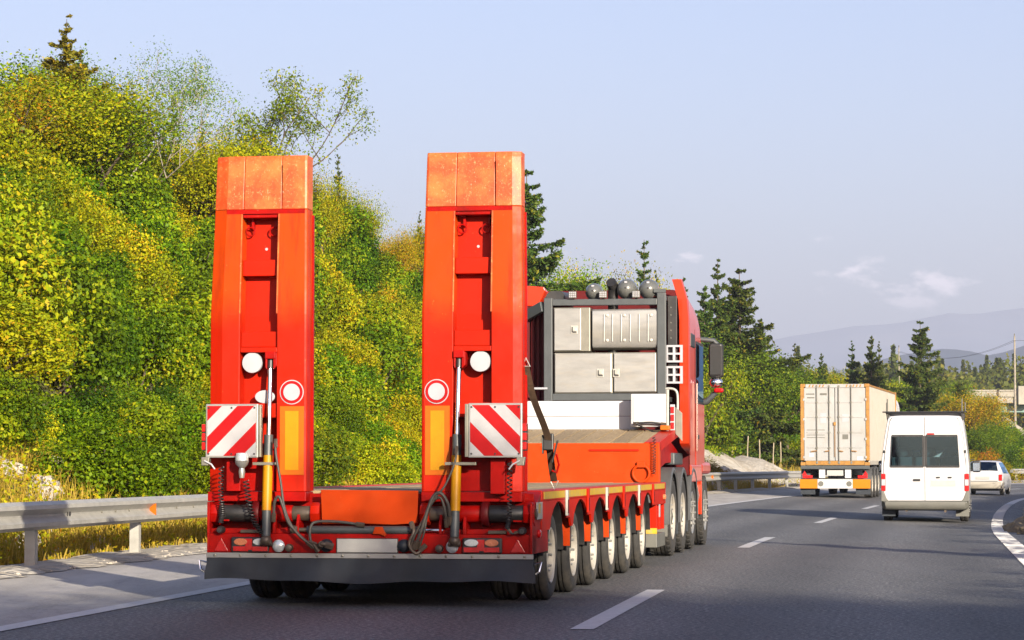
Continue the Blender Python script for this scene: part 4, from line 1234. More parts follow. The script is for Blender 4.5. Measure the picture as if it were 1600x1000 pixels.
for s in (-1, 1):
    q = MB(); L = []
    a, c = (1.115, 1.30) if s > 0 else (-1.30, -1.195)
    for y, z in ((10.47, 1.435), (12.7, 1.635)):
        L.append([(a, y, z - .12), (c, y, z - .12), (c, y, z), (a, y, z)])
    q.loft(L); q.build('gooseneck_edge', 'red', T, bevel=.006)
    # bed front corner gear
    q = MB()
    for yy in (9.55, 9.95, 10.32): q.box(min(s * 1.30, s * 1.36), max(s * 1.30, s * 1.36), yy, yy + .10, .40, .864)
    q.build('corner_post', 'red', T, bevel=.005)
    q = MB(); q.box(min(s * .8, s * 1.365), max(s * .8, s * 1.365), 9.50, 9.53, .42, .72); q.build('corner_plate', 'red', T, bevel=.004)
    q = MB(); q.box(min(s * .75, s * 1.37), max(s * .75, s * 1.37), 9.48, 9.50, .36, .425); q.build('corner_stripe', 'tape', T)
    q = MB(); q.box(min(s * .75, s * 1.37), max(s * .75, s * 1.37), 9.47, 10.40, .20, .358); q.build('corner_flap', 'mid_grey', T, bevel=.006)
    q = MB(); q.box(min(s * 1.365, s * 1.372), max(s * 1.365, s * 1.372), 9.75, 9.86, .55, .70); q.build('corner_reflector', 'disc', T)
    q = MB(); q.lathe([(.035, 0), (.035, s * .03), (.02, s * .04)], (s * 1.366, 10.2, .78), 'x', 12); q.build('side_marker_lamp', 'lens_orange', T, smooth=40)
# white headboard in two planks, aluminium box, marker post
for k, (z0, z1) in enumerate(((1.60, 1.785), (1.79, 1.985))):
    q = MB(); q.box(-1.18, .80, 12.62, 12.66, z0, z1); q.build('headboard_plank', 'white', T, bevel=.004)
q = MB(); q.box(-1.18, .80, 12.605, 12.619, 1.60, 1.625); q.build('headboard_trim', 'alu', T)
q = MB(); q.box(.80, .86, 12.60, 12.70, 1.62, 2.02); q.build('headboard_post', 'alu_dark', T, bevel=.004)
q = MB(); q.box(.74, 1.19, 12.30, 12.59, 1.645, 2.065); bx = q.build('storage_box', 'white', T, bevel=.012)
q = MB(); q.box(.77, 1.16, 12.287, 12.299, 1.675, 2.035); q.build('box_lid', 'white', bx, bevel=.006)
q = MB(); q.box(1.195, 1.225, 12.30, 12.36, 1.55, 2.12); q.build('cable_post', 'steel', T, bevel=.004)
q = MB(); q.box(1.24, 1.30, 12.32, 12.36, 1.60, 1.93); mp_ = q.build('marker_post', 'disc', T, bevel=.004)
for k in range(3):
    q = MB(); q.box(1.248, 1.292, 12.305, 12.319, 1.62 + k * .10, 1.70 + k * .10); q.build('red_lens', 'lens_red', mp_, bevel=.003)
q = MB(); q.prism([(1.302, 1.56), (1.39, 1.46), (1.39, 1.82), (1.302, 1.90)], 'y', 12.37, 12.385); q.build('side_deflector', 'alu_dark', T, bevel=.003)
coil([(.80, 12.2, 1.70), (.92, 12.18, 1.63), (1.05, 12.16, 1.58)], .02, 9)
hose([(1.18, 12.25, 1.68), (1.0, 12.22, 1.70), (.80, 12.24, 1.69)], .012, 'black')
coil([(1.24, 10.40, 1.50), (1.245, 10.40, 1.25), (1.24, 10.40, 1.05)], .018, 14)
q = MB(); q.box(1.14, 1.26, 12.05, 12.2, 1.60, 1.66); q.build('lamp_base', 'amber', T, bevel=.01)

# ratchet strap from the right ramp down to the bed edge
strap = thing('ratchet_strap', 'brown webbing ratchet strap hanging from right ramp to trailer bed', 'strap', TR_LOC, TR_RZ)
pts = [(1.272, .25, 1.98), (1.31, .42, 1.72), (1.375, .75, 1.42), (1.385, .95, 1.15), (1.39, 1.05, 1.03)]
q = MB(); L = []
for p in smooth_path(pts, 5):
    L.append([(p.x - .030, p.y - .01, p.z), (p.x + .030, p.y - .016, p.z), (p.x + .030, p.y - .012, p.z), (p.x - .030, p.y - .006, p.z)])
q.loft(L); q.build('webbing', 'belt', strap)
q = MB(); q.obox((1.378, .80, 1.36), (.085, .05, .14), Matrix.Rotation(R(-8), 3, 'X')); q.obox((1.43, .82, 1.28), (.012, .04, .20), Matrix.Rotation(R(14), 3, 'Y')); q.obox((1.33, .80, 1.34), (.012, .05, .16), Matrix.Rotation(R(0), 3, 'Y'))
q.build('ratchet', 'black', strap, bevel=.006)
q = MB(); q.tube([(1.44, .83, 1.26), (1.46, .85, 1.17), (1.44, .85, 1.10), (1.40, .84, 1.12)], .010, 6); q.build('ratchet_handle', 'red_deep', strap)
for p, d in (((1.39, 1.06, 1.03), -1), ((1.272, .25, 1.98), 1)):
    q = MB(); x, y, z = p
    q.tube([(x - .034, y, z), (x + .034, y, z), (x, y, z + d * .07), (x - .034, y, z)], .007, 6); q.build('strap_hook', 'steel', strap)

# ------------------------------------------------------------------ tractor unit in front of the trailer
OFFY = 15.0
_rm = Matrix.Rotation(TR_RZ, 3, 'Z')
tractor = thing('truck_tractor', 'red heavy-haul tractor unit with aluminium tool boxes behind its cab', 'truck', TR_LOC + _rm @ Vector((0, OFFY, 0)), TR_RZ)
U = tractor
def ty(y): return y - OFFY
def cab_loop(y, w, zb, zt, rx, rz):
    L = [(w, y, zb)]
    for k in range(7):
        a = R(90 * k / 6); L.append((w - rx + rx * math.cos(a), y, zt - rz + rz * math.sin(a)))
    L += [(-p[0], p[1], p[2]) for p in reversed(L)]
    return L
def make_cab(parent, secs, mat, back, name='cab'):
    q = MB(); q.loft([cab_loop(*s) for s in secs], False, True)
    c = q.build(name, mat, parent, smooth=38)
    q = MB(); L = cab_loop(*secs[0]); L2 = [(p[0] * .99, p[1] + .02, p[2]) for p in L]
    L = [(p[0] * .99, p[1] + .005, p[2]) for p in L]
    q.loft([L, L2]); q.build('cab_back_wall', back, c)
    return c
cab = make_cab(U, [(ty(14.85), 1.25, 1.02, 3.56, .22, .45), (ty(15.6), 1.25, 1.02, 3.60, .24, .5), (ty(16.6), 1.245, 1.02, 3.56, .30, .6), (ty(17.2), 1.22, 1.0, 3.36, .38, .75), (ty(17.6), 1.17, .95, 2.95, .40, .8), (ty(17.9), 1.10, .70, 2.1, .35, .6), (ty(17.98), 1.05, .6, 1.5, .3, .4)], 'cab_red', 'dark_red')
q = MB(); q.loft([[(1.02, ty(17.30), 2.95), (-1.02, ty(17.30), 2.95), (-1.02, ty(17.32), 2.97), (1.02, ty(17.32), 2.97)], [(1.0, ty(17.93), 1.95), (-1.0, ty(17.93), 1.95), (-1.0, ty(17.97), 1.97), (1.0, ty(17.97), 1.97)]]); q.build('windscreen', 'black', cab)
for s in (-1, 1):
    def bx(nm, mt, x0, x1, y0, y1, z0, z1, par=cab, bev=.004):
        a, c = sorted((s * x0, s * x1)); q = MB(); q.box(a, c, ty(y0), ty(y1), z0, z1); return q.build(nm, mt, par, bevel=bev)
    # rear side fairing
    q = MB()
    loops = []
    for y, z0, z1, x1 in ((14.20, 1.45, 3.66, 1.30), (14.26, 1.40, 3.66, 1.315), (14.5, 1.32, 3.62, 1.285), (14.88, 1.30, 3.40, 1.262)):
        n = 9; L = []
        for k in range(n):
            v = k / (n - 1); z = z0 + (z1 - z0) * v; inn = .10 * max(0, (v - .78) / .22) ** 2
            L.append((s * (x1 - inn), ty(y), z))
        for k in range(n - 1, -1, -1):
            v = k / (n - 1); z = z0 + (z1 - z0) * v; inn = .10 * max(0, (v - .78) / .22) ** 2
            L.append((s * (x1 - inn - (.12 if y < 14.3 else .04)), ty(y), z))
        loops.append(L)
    q.loft(loops); q.build('side_fairing', 'cab_red', U, smooth=38)
    d = bx('door', 'cab_red', 1.244, 1.258, 15.72, 17.05, 1.15, 2.02)
    bx('door_handle', 'black', 1.258, 1.285, 15.80, 15.98, 1.52, 1.58)
    bx('side_window', 'glass', 1.246, 1.254, 15.85, 16.95, 2.06, 2.86)
    bx('window_frame', 'black', 1.243, 1.25, 15.80, 17.0, 2.02, 2.90)
    bx('side_vent', 'black', 1.20, 1.262, 15.05, 15.62, 2.78, 2.98, bev=.02)
    bx('panel_seam', 'dark_red', 1.248, 1.2515, 15.66, 15.69, 1.05, 3.05, bev=0)
    bx('lower_skirt', 'cab_red', 1.20, 1.265, 14.95, 16.55, .92, 1.16, bev=.02)
    bx('grab_rail', 'chrome', 1.262, 1.285, 15.70, 15.725, 1.35, 2.3)
    bx('wheel_housing', 'cab_red', .85, 1.27, 16.55, 17.95, 1.02, 1.20, bev=.05)
    bx('mudguard_panel', 'cab_red', .86, 1.25, 16.66, 16.72, .45, 1.04, bev=.01)
    # mirror
    q = MB(); x = s * 1.43
    q.box(min(x - .105, x + .105), max(x - .105, x + .105), ty(17.0), ty(17.14), 2.42, 2.92); mi = q.build('mirror', 'black', U, bevel=.04, seg=3)
    q = MB(); q.box(x - .085, x + .085, ty(16.985), ty(16.998), 2.46, 2.88); q.build('mirror_glass', 'dark_int', mi, bevel=.01)
    q = MB(); q.sphere((x, ty(17.06), 2.35), .10, 14, 8, (1, .7, .8)); q.build('mirror_cap', 'chrome', mi, smooth=50)
    q = MB(); q.box(x - .03 * s, x + .11 * s, ty(16.97), ty(17.1), 2.20, 2.27) if s > 0 else q.box(x - .11, x + .03, ty(16.97), ty(17.1), 2.17, 2.30); q.build('mirror_shell', 'bright_red', mi, bevel=.03)
    q = MB(); q.tube([(s * 1.20, ty(17.1), 2.06), (s * 1.30, ty(17.08), 2.08), (s * 1.42, ty(17.06), 2.20)], [.05, .045, .04], 8); q.tube([(s * 1.20, ty(17.05), 2.98), (s * 1.40, ty(17.06), 2.96), (s * 1.45, ty(17.06), 2.9)], .035, 8); q.build('mirror_arm', 'frame_grey', mi, smooth=50)
    # grey mudguards over the three rear axles
    for a in (12.55, 13.88, 15.28):
        q = MB(); loops = []
        for dg in range(-8, 189, 14):
            c_, s_ = math.cos(R(dg)), math.sin(R(dg)); yy, zz = ty(a) + .585 * c_, .50 + .60 * s_
            y2, z2 = ty(a) + .615 * c_, .50 + .63 * s_
            loops.append([(s * .72, yy, zz), (s * 1.24, yy, zz), (s * 1.262, yy - .02 * c_, zz - .04 * abs(s_)), (s * 1.275, yy, zz), (s * 1.26, y2, z2), (s * .72, y2, z2)])
        q.loft(loops); q.build('mudguard', 'fender', U, smooth=40)
        q = MB(); q.box(min(s * .75, s * 1.24), max(s * .75, s * 1.24), ty(a) - .60, ty(a) - .585, .26, .52); q.build('mud_flap', 'rubber' if a > 13 else 'mid_grey', U, bevel=.003)
    q = MB(); q.lathe([(.30, 0), (.32, .03), (.32, .92), (.30, .95)], (s * .90, ty(15.95) - .0, .72), 'y', 18); q.build('fuel_tank', 'alu', U, smooth=40)
    # steps and trunking by the fairing
    q = MB(); q.box(min(s * 1.03, s * 1.17), max(s * 1.03, s * 1.17), ty(13.6), ty(14.7), 1.16, 1.32); q.build('chassis_box', 'frame_grey', U, bevel=.02)
tw2 = make_wheel('wheel', .50, .275, .285, U, True, nuts=10)
first = True
for a in (12.55, 13.88):
    for s in (-1, 1):
        put_wheel(tw2, first, U, s * 1.255, ty(a), .50, s < 0); first = False
tw3 = make_wheel('wheel', .50, .32, .285, U, False, rim_mat='alu', nuts=10, deep=False)
first = True
for a in (15.28, 17.25):
    for s in (-1, 1):
        put_wheel(tw3, first, U, s * 1.25, ty(a), .50, s < 0); first = False
for a in (12.55, 13.88, 15.28, 17.25):
    q = MB(); q.tube([(-1.0, ty(a), .5), (1.0, ty(a), .5)], .08, 10); q.build('axle', 'black', U, smooth=50)
q = MB()
for x in (-.42, .36): q.box(x, x + .08, ty(11.9), ty(17.8), .74, 1.02)
q.build('chassis_rail', 'frame_grey', U, bevel=.005)
q = MB(); q.box(-.5, .5, ty(12.6), ty(13.6), 1.03, 1.15); q.build('fifth_wheel', 'grease', U, bevel=.02)

# tool rack frame
def rl_(px): return (px - 917) / 117.5
def rz_(py): return CAM_H + (724 - py) / 117.5
Yr = ty(13.60)
q = MB()
xl, xr = rl_(849), rl_(1041)
q.box(xl, xl + .115, Yr, Yr + .10, rz_(627), rz_(465)); q.box(xr - .115, xr, Yr, Yr + .10, rz_(627), rz_(458))
q.box(xl + .116, xr - .116, Yr + .005, Yr + .095, rz_(477), rz_(467)); q.box(xl + .116, xr - .116, Yr + .005, Yr + .095, rz_(626), rz_(615))
rack = q.build('tool_rack_frame', 'frame_grey', U, bevel=.008)
q = MB(); q.box(xl, xl + .10, Yr + .11, ty(14.7), rz_(470), rz_(462)); q.box(xr - .1, xr, Yr + .11, ty(14.7), rz_(470), rz_(462)); q.box(xl, xl + .1, Yr + .11, ty(14.7), rz_(627), rz_(619)); q.box(xr - .1, xr, Yr + .11, ty(14.7), rz_(627), rz_(619))
q.bar((xl - .02, Yr + .05, rz_(478)), (xl - .30, Yr + .3, rz_(492)), .07, .14)
q.build('rack_brace', 'frame_grey', rack, bevel=.006)
q = MB(); q.prism([(rl_(936), rz_(626.5)), (rl_(955), rz_(626.5)), (rl_(951), rz_(633)), (rl_(940), rz_(633))], 'y', Yr, Yr + .06); q.build('rack_gusset', 'frame_grey', rack)
def tool_box(x0, x1, y0, y1, nm, latch, side=None):
    a, c, z0, z1 = rl_(x0), rl_(x1), rz_(y1), rz_(y0)
    q = MB(); q.box(a, c, Yr + .03, Yr + .55, z0, z1); o = q.build(nm, 'alu_dark', U, bevel=.01)
    xa, xb = (a, c - .11) if side == 'r' else (a, c)
    q = MB(); q.box(xa + .012, xb - .012, Yr + .012, Yr + .029, z0 + .012, z1 - .012); q.build('box_door', 'alu', o, bevel=.008)
    if latch is not None:
        lxx = rl_(latch[0]); lzz = rz_(latch[1])
        q = MB(); q.box(lxx - .045, lxx + .045, Yr + .002, Yr + .012, lzz - .055, lzz + .055); q.box(lxx - .018, lxx + .03, Yr - .008, Yr + .002, lzz - .02, lzz + .03); q.build('latch', 'steel', o, bevel=.004)
        q = MB(); q.box(lxx - .032, lxx - .012, Yr - .001, Yr + .0015, lzz - .035, lzz + .035); q.box(lxx - .02, lxx + .035, Yr - .001, Yr + .0015, lzz - .042, lzz - .024); q.build('latch_slot', 'black', o)
    return o
tool_box(864, 922, 480, 549, 'tool_box', (897, 515), 'r')
tool_box(865, 957, 551, 615, 'tool_box', (938, 583))
tool_box(958, 1027, 551, 614, 'tool_box', (963, 583))
# ribbed aluminium tank
a, c, z0, z1 = rl_(925), rl_(1028), rz_(546), rz_(483)
q = MB(); pr = []
for k in range(7):
    t = R(90 * k / 6); pr.append((Yr + .11 - .09 * math.cos(t) , z0 + .09 - .09 * math.sin(t)))
poly = [(Yr + .02, z1 - .05), (Yr + .03, z1 - .015), (Yr + .06, z1), (Yr + .5, z1), (Yr + .5, z0), (Yr + .11, z0), (Yr + .05, z0 + .025), (Yr + .02, z0 + .08)]
q.prism(poly, 'x', a, c); tank = q.build('ribbed_tank', 'alu', U, smooth=30, bevel=.01)
for px in (944, 957, 971, 985, 999, 1013):
    q = MB(); x = rl_(px); q.box(x - .008, x + .008, Yr + .008, Yr + .021, z0 + .10, z1 - .07); q.build('tank_rib', 'alu', tank, bevel=.003)
for px in (949, 976, 1018):
    for pz in (493, 532):
        q = MB(); q.lathe([(.022, 0), (.02, -.012), (.012, -.014)], (rl_(px), Yr + .021, rz_(pz)), 'y', 10); q.build('tank_bolt', 'steel', tank)
# lamps on top of the rack
for k, (px, py, r) in enumerate(((926, 455, .118), (978, 451, .138), (1013, 452, .138))):
    cx_, cz_ = rl_(px), rz_(py); yb = Yr + .02
    q = MB(); q.lathe([(.012, -.005), (r * .30, .0), (r * .62, .03), (r * .86, .075), (r * .97, .12), (r, .17), (r * 1.02, .20), (r * .96, .215)], (cx_, yb, cz_), 'y', 26); o = q.build('round_spotlight', 'dome', U, smooth=40)
    q = MB(); q.disc((cx_, cz_ + .01), .012, yb - .012, yb - .004, 10); q.build('spotlight_screw', 'black', o)
    q = MB(); q.box(cx_ - .018, cx_ + .018, yb + .015, yb + .03, cz_ + r * .55, cz_ + r * .72); q.build('spotlight_label', 'disc', o)
    q = MB(); q.box(cx_ - .02, cx_ + .02, yb + .1, yb + .16, rz_(467), cz_ - r * .8); q.build('spotlight_bracket', 'frame_grey', o)
for px in (895, 943, 995):
    cx_, cz_ = rl_(px), rz_(460.5)
    q = MB(); q.box(cx_ - .052, cx_ + .052, Yr - .05, Yr + .02, cz_ - .048, cz_ + .048); o = q.build('work_lamp', 'mid_grey', U, bevel=.012)
    q = MB()
    for i in range(4):
        for j in range(3):
            q.lathe([(.0105, 0), (.006, -.004)], (cx_ - .036 + i * .024, Yr - .051, cz_ - .026 + j * .026), 'y', 8)
    q.build('led', 'disc', o)
    q = MB(); q.box(cx_ - .015, cx_ + .015, Yr - .01, Yr + .03, rz_(467), cz_ - .049); q.build('lamp_bracket', 'black', o)
q = MB(); cx_ = rl_(955); q.tube([(cx_, Yr + .25, 1.4), (cx_, Yr + .25, rz_(462)), (cx_ + .01, Yr + .22, rz_(448)), (cx_ - .01, Yr + .12, rz_(440))], [.07, .07, .075, .07], 14); q.build('exhaust_pipe', 'black', U, smooth=40)
q = MB(); q.box(rl_(1022), rl_(1041), Yr + .02, Yr + .06, rz_(457.5), rz_(452)); q.build('rack_corner', 'frame_grey', rack)
q = MB(); q.loft([cab_loop(ty(13.7), .0 + .13, rz_(474), rz_(453), .09, .09), cab_loop(ty(14.5), .13, rz_(474), rz_(450), .09, .09)]); 
for i, v in enumerate(q.v): q.v[i] = (v[0] + rl_(866) , v[1], v[2])
q.build('air_intake', 'black', U, smooth=40)
q = MB(); q.loft([[(-1.0, ty(14.55), 3.34), (-.80, ty(14.55), 3.33), (-.70, ty(14.55), 3.55), (-.72, ty(14.55), 3.60), (-.98, ty(14.55), 3.62)], [(-1.0, ty(14.84), 3.38), (-.78, ty(14.84), 3.36), (-.68, ty(14.84), 3.50), (-.70, ty(14.84), 3.55), (-.98, ty(14.84), 3.58)]]); q.build('roof_deflector', 'cab_red', U, bevel=.01)
# spare step frames and bent rail beside the rack
for k, (y0, y1) in enumerate(((541, 565), (574, 598))):
    q = MB(); a, c, z0, z1 = rl_(1041), rl_(1064), rz_(y1), rz_(y0); Y0 = Yr + .12
    nx, nzv = 2, 2
    for i in range(nx + 1):
        x = a + (c - a) * i / nx; q.box(x - .016, x + .016, Y0, Y0 + .04, z0, z1)
    for j in range(nzv + 1):
        z = z0 + (z1 - z0) * j / nzv; q.box(a - .016, c + .016, Y0 + .002, Y0 + .038, z - .013, z + .013)
    q.build('step_grid', 'disc', U)
    q = MB(); q.box(a - .06, a - .018, Y0, Y0 + .08, z0 - .01, z1 + .01); q.build('step_mount', 'black', U, bevel=.004)
q = MB(); q.tube(smooth_path([(rl_(1038), Yr + .02, rz_(608)), (rl_(1050), Yr + .02, rz_(608)), (rl_(1057), Yr + .02, rz_(612)), (rl_(1059), Yr + .02, rz_(622)), (rl_(1059), Yr + .02, rz_(642))], 5), .018, 8); q.build('bent_rail', 'steel', U, smooth=50)
q = MB(); q.box(rl_(1042), rl_(1056), Yr + .2, Yr + .26, rz_(600), rz_(462)); q.build('cable_channel', 'black', U, bevel=.004)
q = MB()
for k in range(6): q.disc((rl_(1047), rz_(480 + k * 12)), .010, Yr + .19, Yr + .1995, 8)
q.build('channel_rivet', 'mid_grey', U)
# dark red louvred panel and air pipes left of the rack, seen beside the ramp
q = MB()
for k in range(7):
    x = xl - .06 - k * .07; q.box(x - .022, x + .022, Yr + .35, Yr + .40, 1.95, 3.25)
q.build('louvre_slat', 'dark_red', U, bevel=.006)
q = MB(); q.box(-1.2, xl - .02, Yr + .41, Yr + .45, 1.9, 3.3); q.build('louvre_back', 'dark_red', U)
q = MB(); q.tube([(xl - .25, Yr - .02, rz_(607)), (xl + .05, Yr - .01, rz_(607))], .016, 8); q.build('short_rail', 'disc', U)

# ------------------------------------------------------------------ container lorry ahead
CY = 94.5
CX = W(1304, CY)
crz = heading(CY + 4) * 0.98
cz0 = road_z(CY, -2.3)
chassis = thing('container_semitrailer', 'black container chassis trailer with orange and white rear bumper', 'trailer', (CX, CY, cz0), crz)
K = chassis
q = MB()
for x in (-.55, .43): q.box(x, x + .12, .1, 12.0, .80, 1.14)
for y in (.12, 3, 6, 9, 11.8): q.box(-1.2, 1.2, y, y + .14, .98, 1.141)
q.build('chassis_frame', 'black', K, bevel=.01)
q = MB(); q.box(-1.22, 1.22, -.02, .10, 1.02, 1.145); q.build('rear_crossmember', 'frame_grey', K, bevel=.01)
q = MB(); q.box(-.62, .62, -.06, -.02, .33, .66); q.build('bumper_centre', 'white', K, bevel=.01)
for s in (-1, 1):
    q = MB(); q.box(min(s * .625, s * 1.25), max(s * .625, s * 1.25), -.06, -.02, .33, .66); q.build('bumper_end', 'bumper_amber', K, bevel=.01)
    q = MB(); q.disc((s * .5, .5), .095, -.075, -.061, 18); q.build('bumper_roundel', 'mid_grey', K)
    q = MB(); q.box(min(s * .80, s * 1.15), max(s * .80, s * 1.15), -.05, .02, .69, .80); q.build('tail_lamp', 'lens_red', K, bevel=.01)
    q = MB(); q.prism([(s * 1.08 - .09, .805), (s * 1.08 + .09, .805), (s * 1.08, .96)], 'y', -.04, -.02); q.build('triangle_reflector', 'lens_red', K)
    q = MB(); q.box(s * .46 - .11, s * .46 + .11, -.03, .0, .70, 1.0); q.build('white_plate', 'white', K, bevel=.01)
    q = MB(); q.box(min(s * .72, s * 1.24), max(s * .72, s * 1.24), .10, .12, .12, .58); q.build('mud_flap', 'rubber', K)
q = MB(); q.box(-.29, .29, -.03, .0, .78, .98); q.build('blank_plate', 'plate', K, bevel=.01)
q = MB(); q.box(-1.0, 1.0, .0, .06, .63, .70); q.build('bumper_mount', 'black', K)
cw = make_wheel('wheel', .50, .28, .285, K, False, nuts=8)
fst = True
for a in (.9, 2.21, 3.52):
    for s in (-1, 1):
        put_wheel(cw, fst, K, s * 1.24, a, .50, s < 0); fst = False
        q = MB(); loops = []
        for dg in range(10, 171, 16):
            c_, s_ = math.cos(R(dg)), math.sin(R(dg))
            loops.append([(s * .92, a + .57 * c_, .5 + .56 * s_), (s * 1.26, a + .57 * c_, .5 + .56 * s_), (s * 1.26, a + .60 * c_, .5 + .59 * s_), (s * .92, a + .60 * c_, .5 + .59 * s_)])
        q.loft(loops); q.build('mudguard', 'fender', K, smooth=40)
    q = MB(); q.tube([(-1.0, a, .5), (1.0, a, .5)], .07, 8); q.build('axle', 'black', K)
for s in (-1, 1):
    q = MB(); q.box(s * .9 - .06, s * .9 + .06, 8.6, 8.75, .25, 1.0); q.build('landing_leg', 'frame_grey', K)

con = thing('shipping_container', 'grey-white shipping container with rusty ochre frame on the lorry ahead', 'container', (CX, CY, cz0 + 1.15), crz)
CW, CH, CL = 1.22, 2.90, 12.2
q = MB()
for s in (-1, 1):
    for y in (0, CL - .16): q.box(min(s * 1.10, s * CW), max(s * 1.10, s * CW), y, y + .16, .18, CH - .12)
q.build('corner_post', 'rust', con, bevel=.01)
q = MB()
for s in (-1, 1):
    for y in (-.006, CL - .17):
        for z in (0, CH - .118): q.box(min(s * 1.05, s * (CW + .005)), max(s * 1.05, s * (CW + .005)), y, y + .18, z, z + .118)
q.build('corner_casting', 'rust', con, bevel=.012)
q = MB(); q.box(-1.04, 1.04, .0, .12, .01, .16); q.build('door_sill', 'rust', con, bevel=.01)
q = MB(); q.box(-1.04, 1.04, .0, .12, CH - .14, CH - .01); q.build('door_header', 'grey_white', con, bevel=.01)
q = MB()
for s in (-1, 1):
    for k in range(5):
        x = s * (.42 + k * .12); q.prism([(x - .03, CH - .12), (x + .02, CH - .12), (x + .05, CH - .03), (x, CH - .03)], 'y', -.005, -.001)
q.build('hazard_stripe', 'rust', con)
for s in (-1, 1):
    q = MB(); q.box(min(s * (CW - .06), s * (CW - .005)), max(s * (CW - .06), s * (CW - .005)), .17, CL - .17, .02, .17); q.build('bottom_rail', 'container_side', con, bevel=.01)
    q = MB(); q.box(min(s * (CW - .06), s * (CW - .005)), max(s * (CW - .06), s * (CW - .005)), .17, CL - .17, CH - .09, CH - .02); q.build('top_rail', 'rust', con, bevel=.01)
    q = MB(); loops = []; y = .165
    x0 = s * (CW - .02); x1 = s * (CW - .055)
    while y < CL - .25:
        for dy, x in ((0, x0), (.11, x0), (.16, x1), (.24, x1)):
            loops.append([(x, y + dy, .165), (x, y + dy, CH - .085)])
        y += .29
    q.loft(loops, False, False, closed=False); q.build('corrugated_side', 'container_side', con)
q = MB(); q.box(-1.16, 1.16, .1, CL - .02, CH - .055, CH - .03); q.build('roof', 'container_side', con)
q = MB(); q.box(-1.1, 1.1, CL - .08, CL - .03, .1, CH - .1); q.build('front_wall', 'container_side', con)
q = MB(); q.box(-1.1, 1.1, .2, CL - .1, .10, .14); q.build('floor', 'container_side', con)
for s in (-1, 1):
    a, c = sorted((s * .012, s * 1.09))
    q = MB(); q.box(a, c, .03, .07, .165, CH - .145); dr = q.build('door', 'grey_white', con, bevel=.008)
    for zz in (.62, 1.15, 1.70, 2.22):
        q = MB(); q.box(a + .10, c - .10, .012, .031, zz, zz + .045); q.build('door_rib', 'grey_white', dr, bevel=.006)
    for xx in (.20, .64) if s < 0 else (.14, .58):
        x = s * xx
        q = MB(); q.tube([(x, .0, .05), (x, .0, CH - .05)], .020, 8); q.build('locking_bar', 'mid_grey', dr, smooth=50)
        q = MB()
        for zz in (.10, .62, 1.17, 1.72, 2.24, CH - .09): q.box(x - .04, x + .04, -.012, .03, zz - .02, zz + .03)
        q.build('bar_guide', 'alu_dark', dr)
        q = MB(); q.bar((x, -.03, .52), (x + s * .20 * (1 if xx > .3 else .8), -.03, .50), .02, .03); q.build('bar_handle', 'rust', dr)
    q = MB()
    for zz in (.25, .9, 1.6, 2.3): q.box(min(s * 1.06, s * 1.13), max(s * 1.06, s * 1.13), -.012, .029, zz, zz + .08)
    q.build('hinge', 'grey_white', dr, bevel=.005)
def sticker(x0, x1, z0, z1, m='white', nm='sticker'):
    q = MB(); q.box(x0, x1, .022, .0295, z0, z1); q.build(nm, m, con)
sticker(-.52, -.30, 1.50, 1.86, 'disc'); sticker(.26, .50, 1.55, 1.82, 'disc'); sticker(.27, .47, .93, 1.10, 'mid_grey'); sticker(.78, .98, .18, .32, 'white'); sticker(-.92, -.76, .30, .44, 'white')
for zz in (2.42, 2.55): sticker(-.98 if zz < 2.5 else -1.02, -.72, zz - .03, zz + .01, 'mid_grey', 'stencil_bar')
sticker(-.52, -.28, 2.50, 2.57, 'mid_grey', 'stencil_bar')
for zz in (.98, 1.07, 1.16, 1.25): sticker(-1.0, -.36, zz, zz + .022, 'mid_grey', 'stencil_bar')
q = MB(); q.box(-.04, .04, -.03, .02, 1.42, 1.54); q.tube([(0, -.02, .3), (0, -.02, 1.4)], .012, 6); q.build('door_seal_lock', 'rust', con)

ct = thing('truck_tractor', 'white tractor unit pulling the grey-white container, mostly hidden', 'truck', Vector((CX, CY, cz0)) + Matrix.Rotation(crz, 3, 'Z') @ Vector((0, 13.6, 0)), crz - .02)
cb = make_cab(ct, [(-.9, 1.24, .95, 3.78, .2, .4), (0, 1.24, .95, 3.82, .22, .45), (.7, 1.22, .95, 3.6, .3, .6), (1.1, 1.17, .8, 2.9, .4, .7), (1.25, 1.1, .5, 1.8, .3, .5)], 'white', 'white')
for s in (-1, 1):
    q = MB(); q.box(min(s * 1.242, s * 1.25), max(s * 1.242, s * 1.25), -.3, .6, 2.0, 2.8); q.build('side_window', 'black', cb)
    q = MB(); q.box(min(s * 1.28, s * 1.5), max(s * 1.28, s * 1.5), .75, .9, 2.1, 2.8); q.build('mirror', 'black', ct, bevel=.04)
q = MB(); q.box(-.5, .5, -3.6, .8, .7, 1.0); q.build('chassis_rail', 'black', ct)
q = MB(); q.box(-1.22, 1.22, -2.6, -1.0, .55, 1.0); q.build('side_skirt', 'white', ct, bevel=.05)
w0 = make_wheel('wheel', .50, .28, .285, ct, False, nuts=8, tread=False); fst = True
for a in (-3.2, .35):
    for s in (-1, 1): put_wheel(w0, fst, ct, s * 1.22, a, .5, s < 0); fst = False

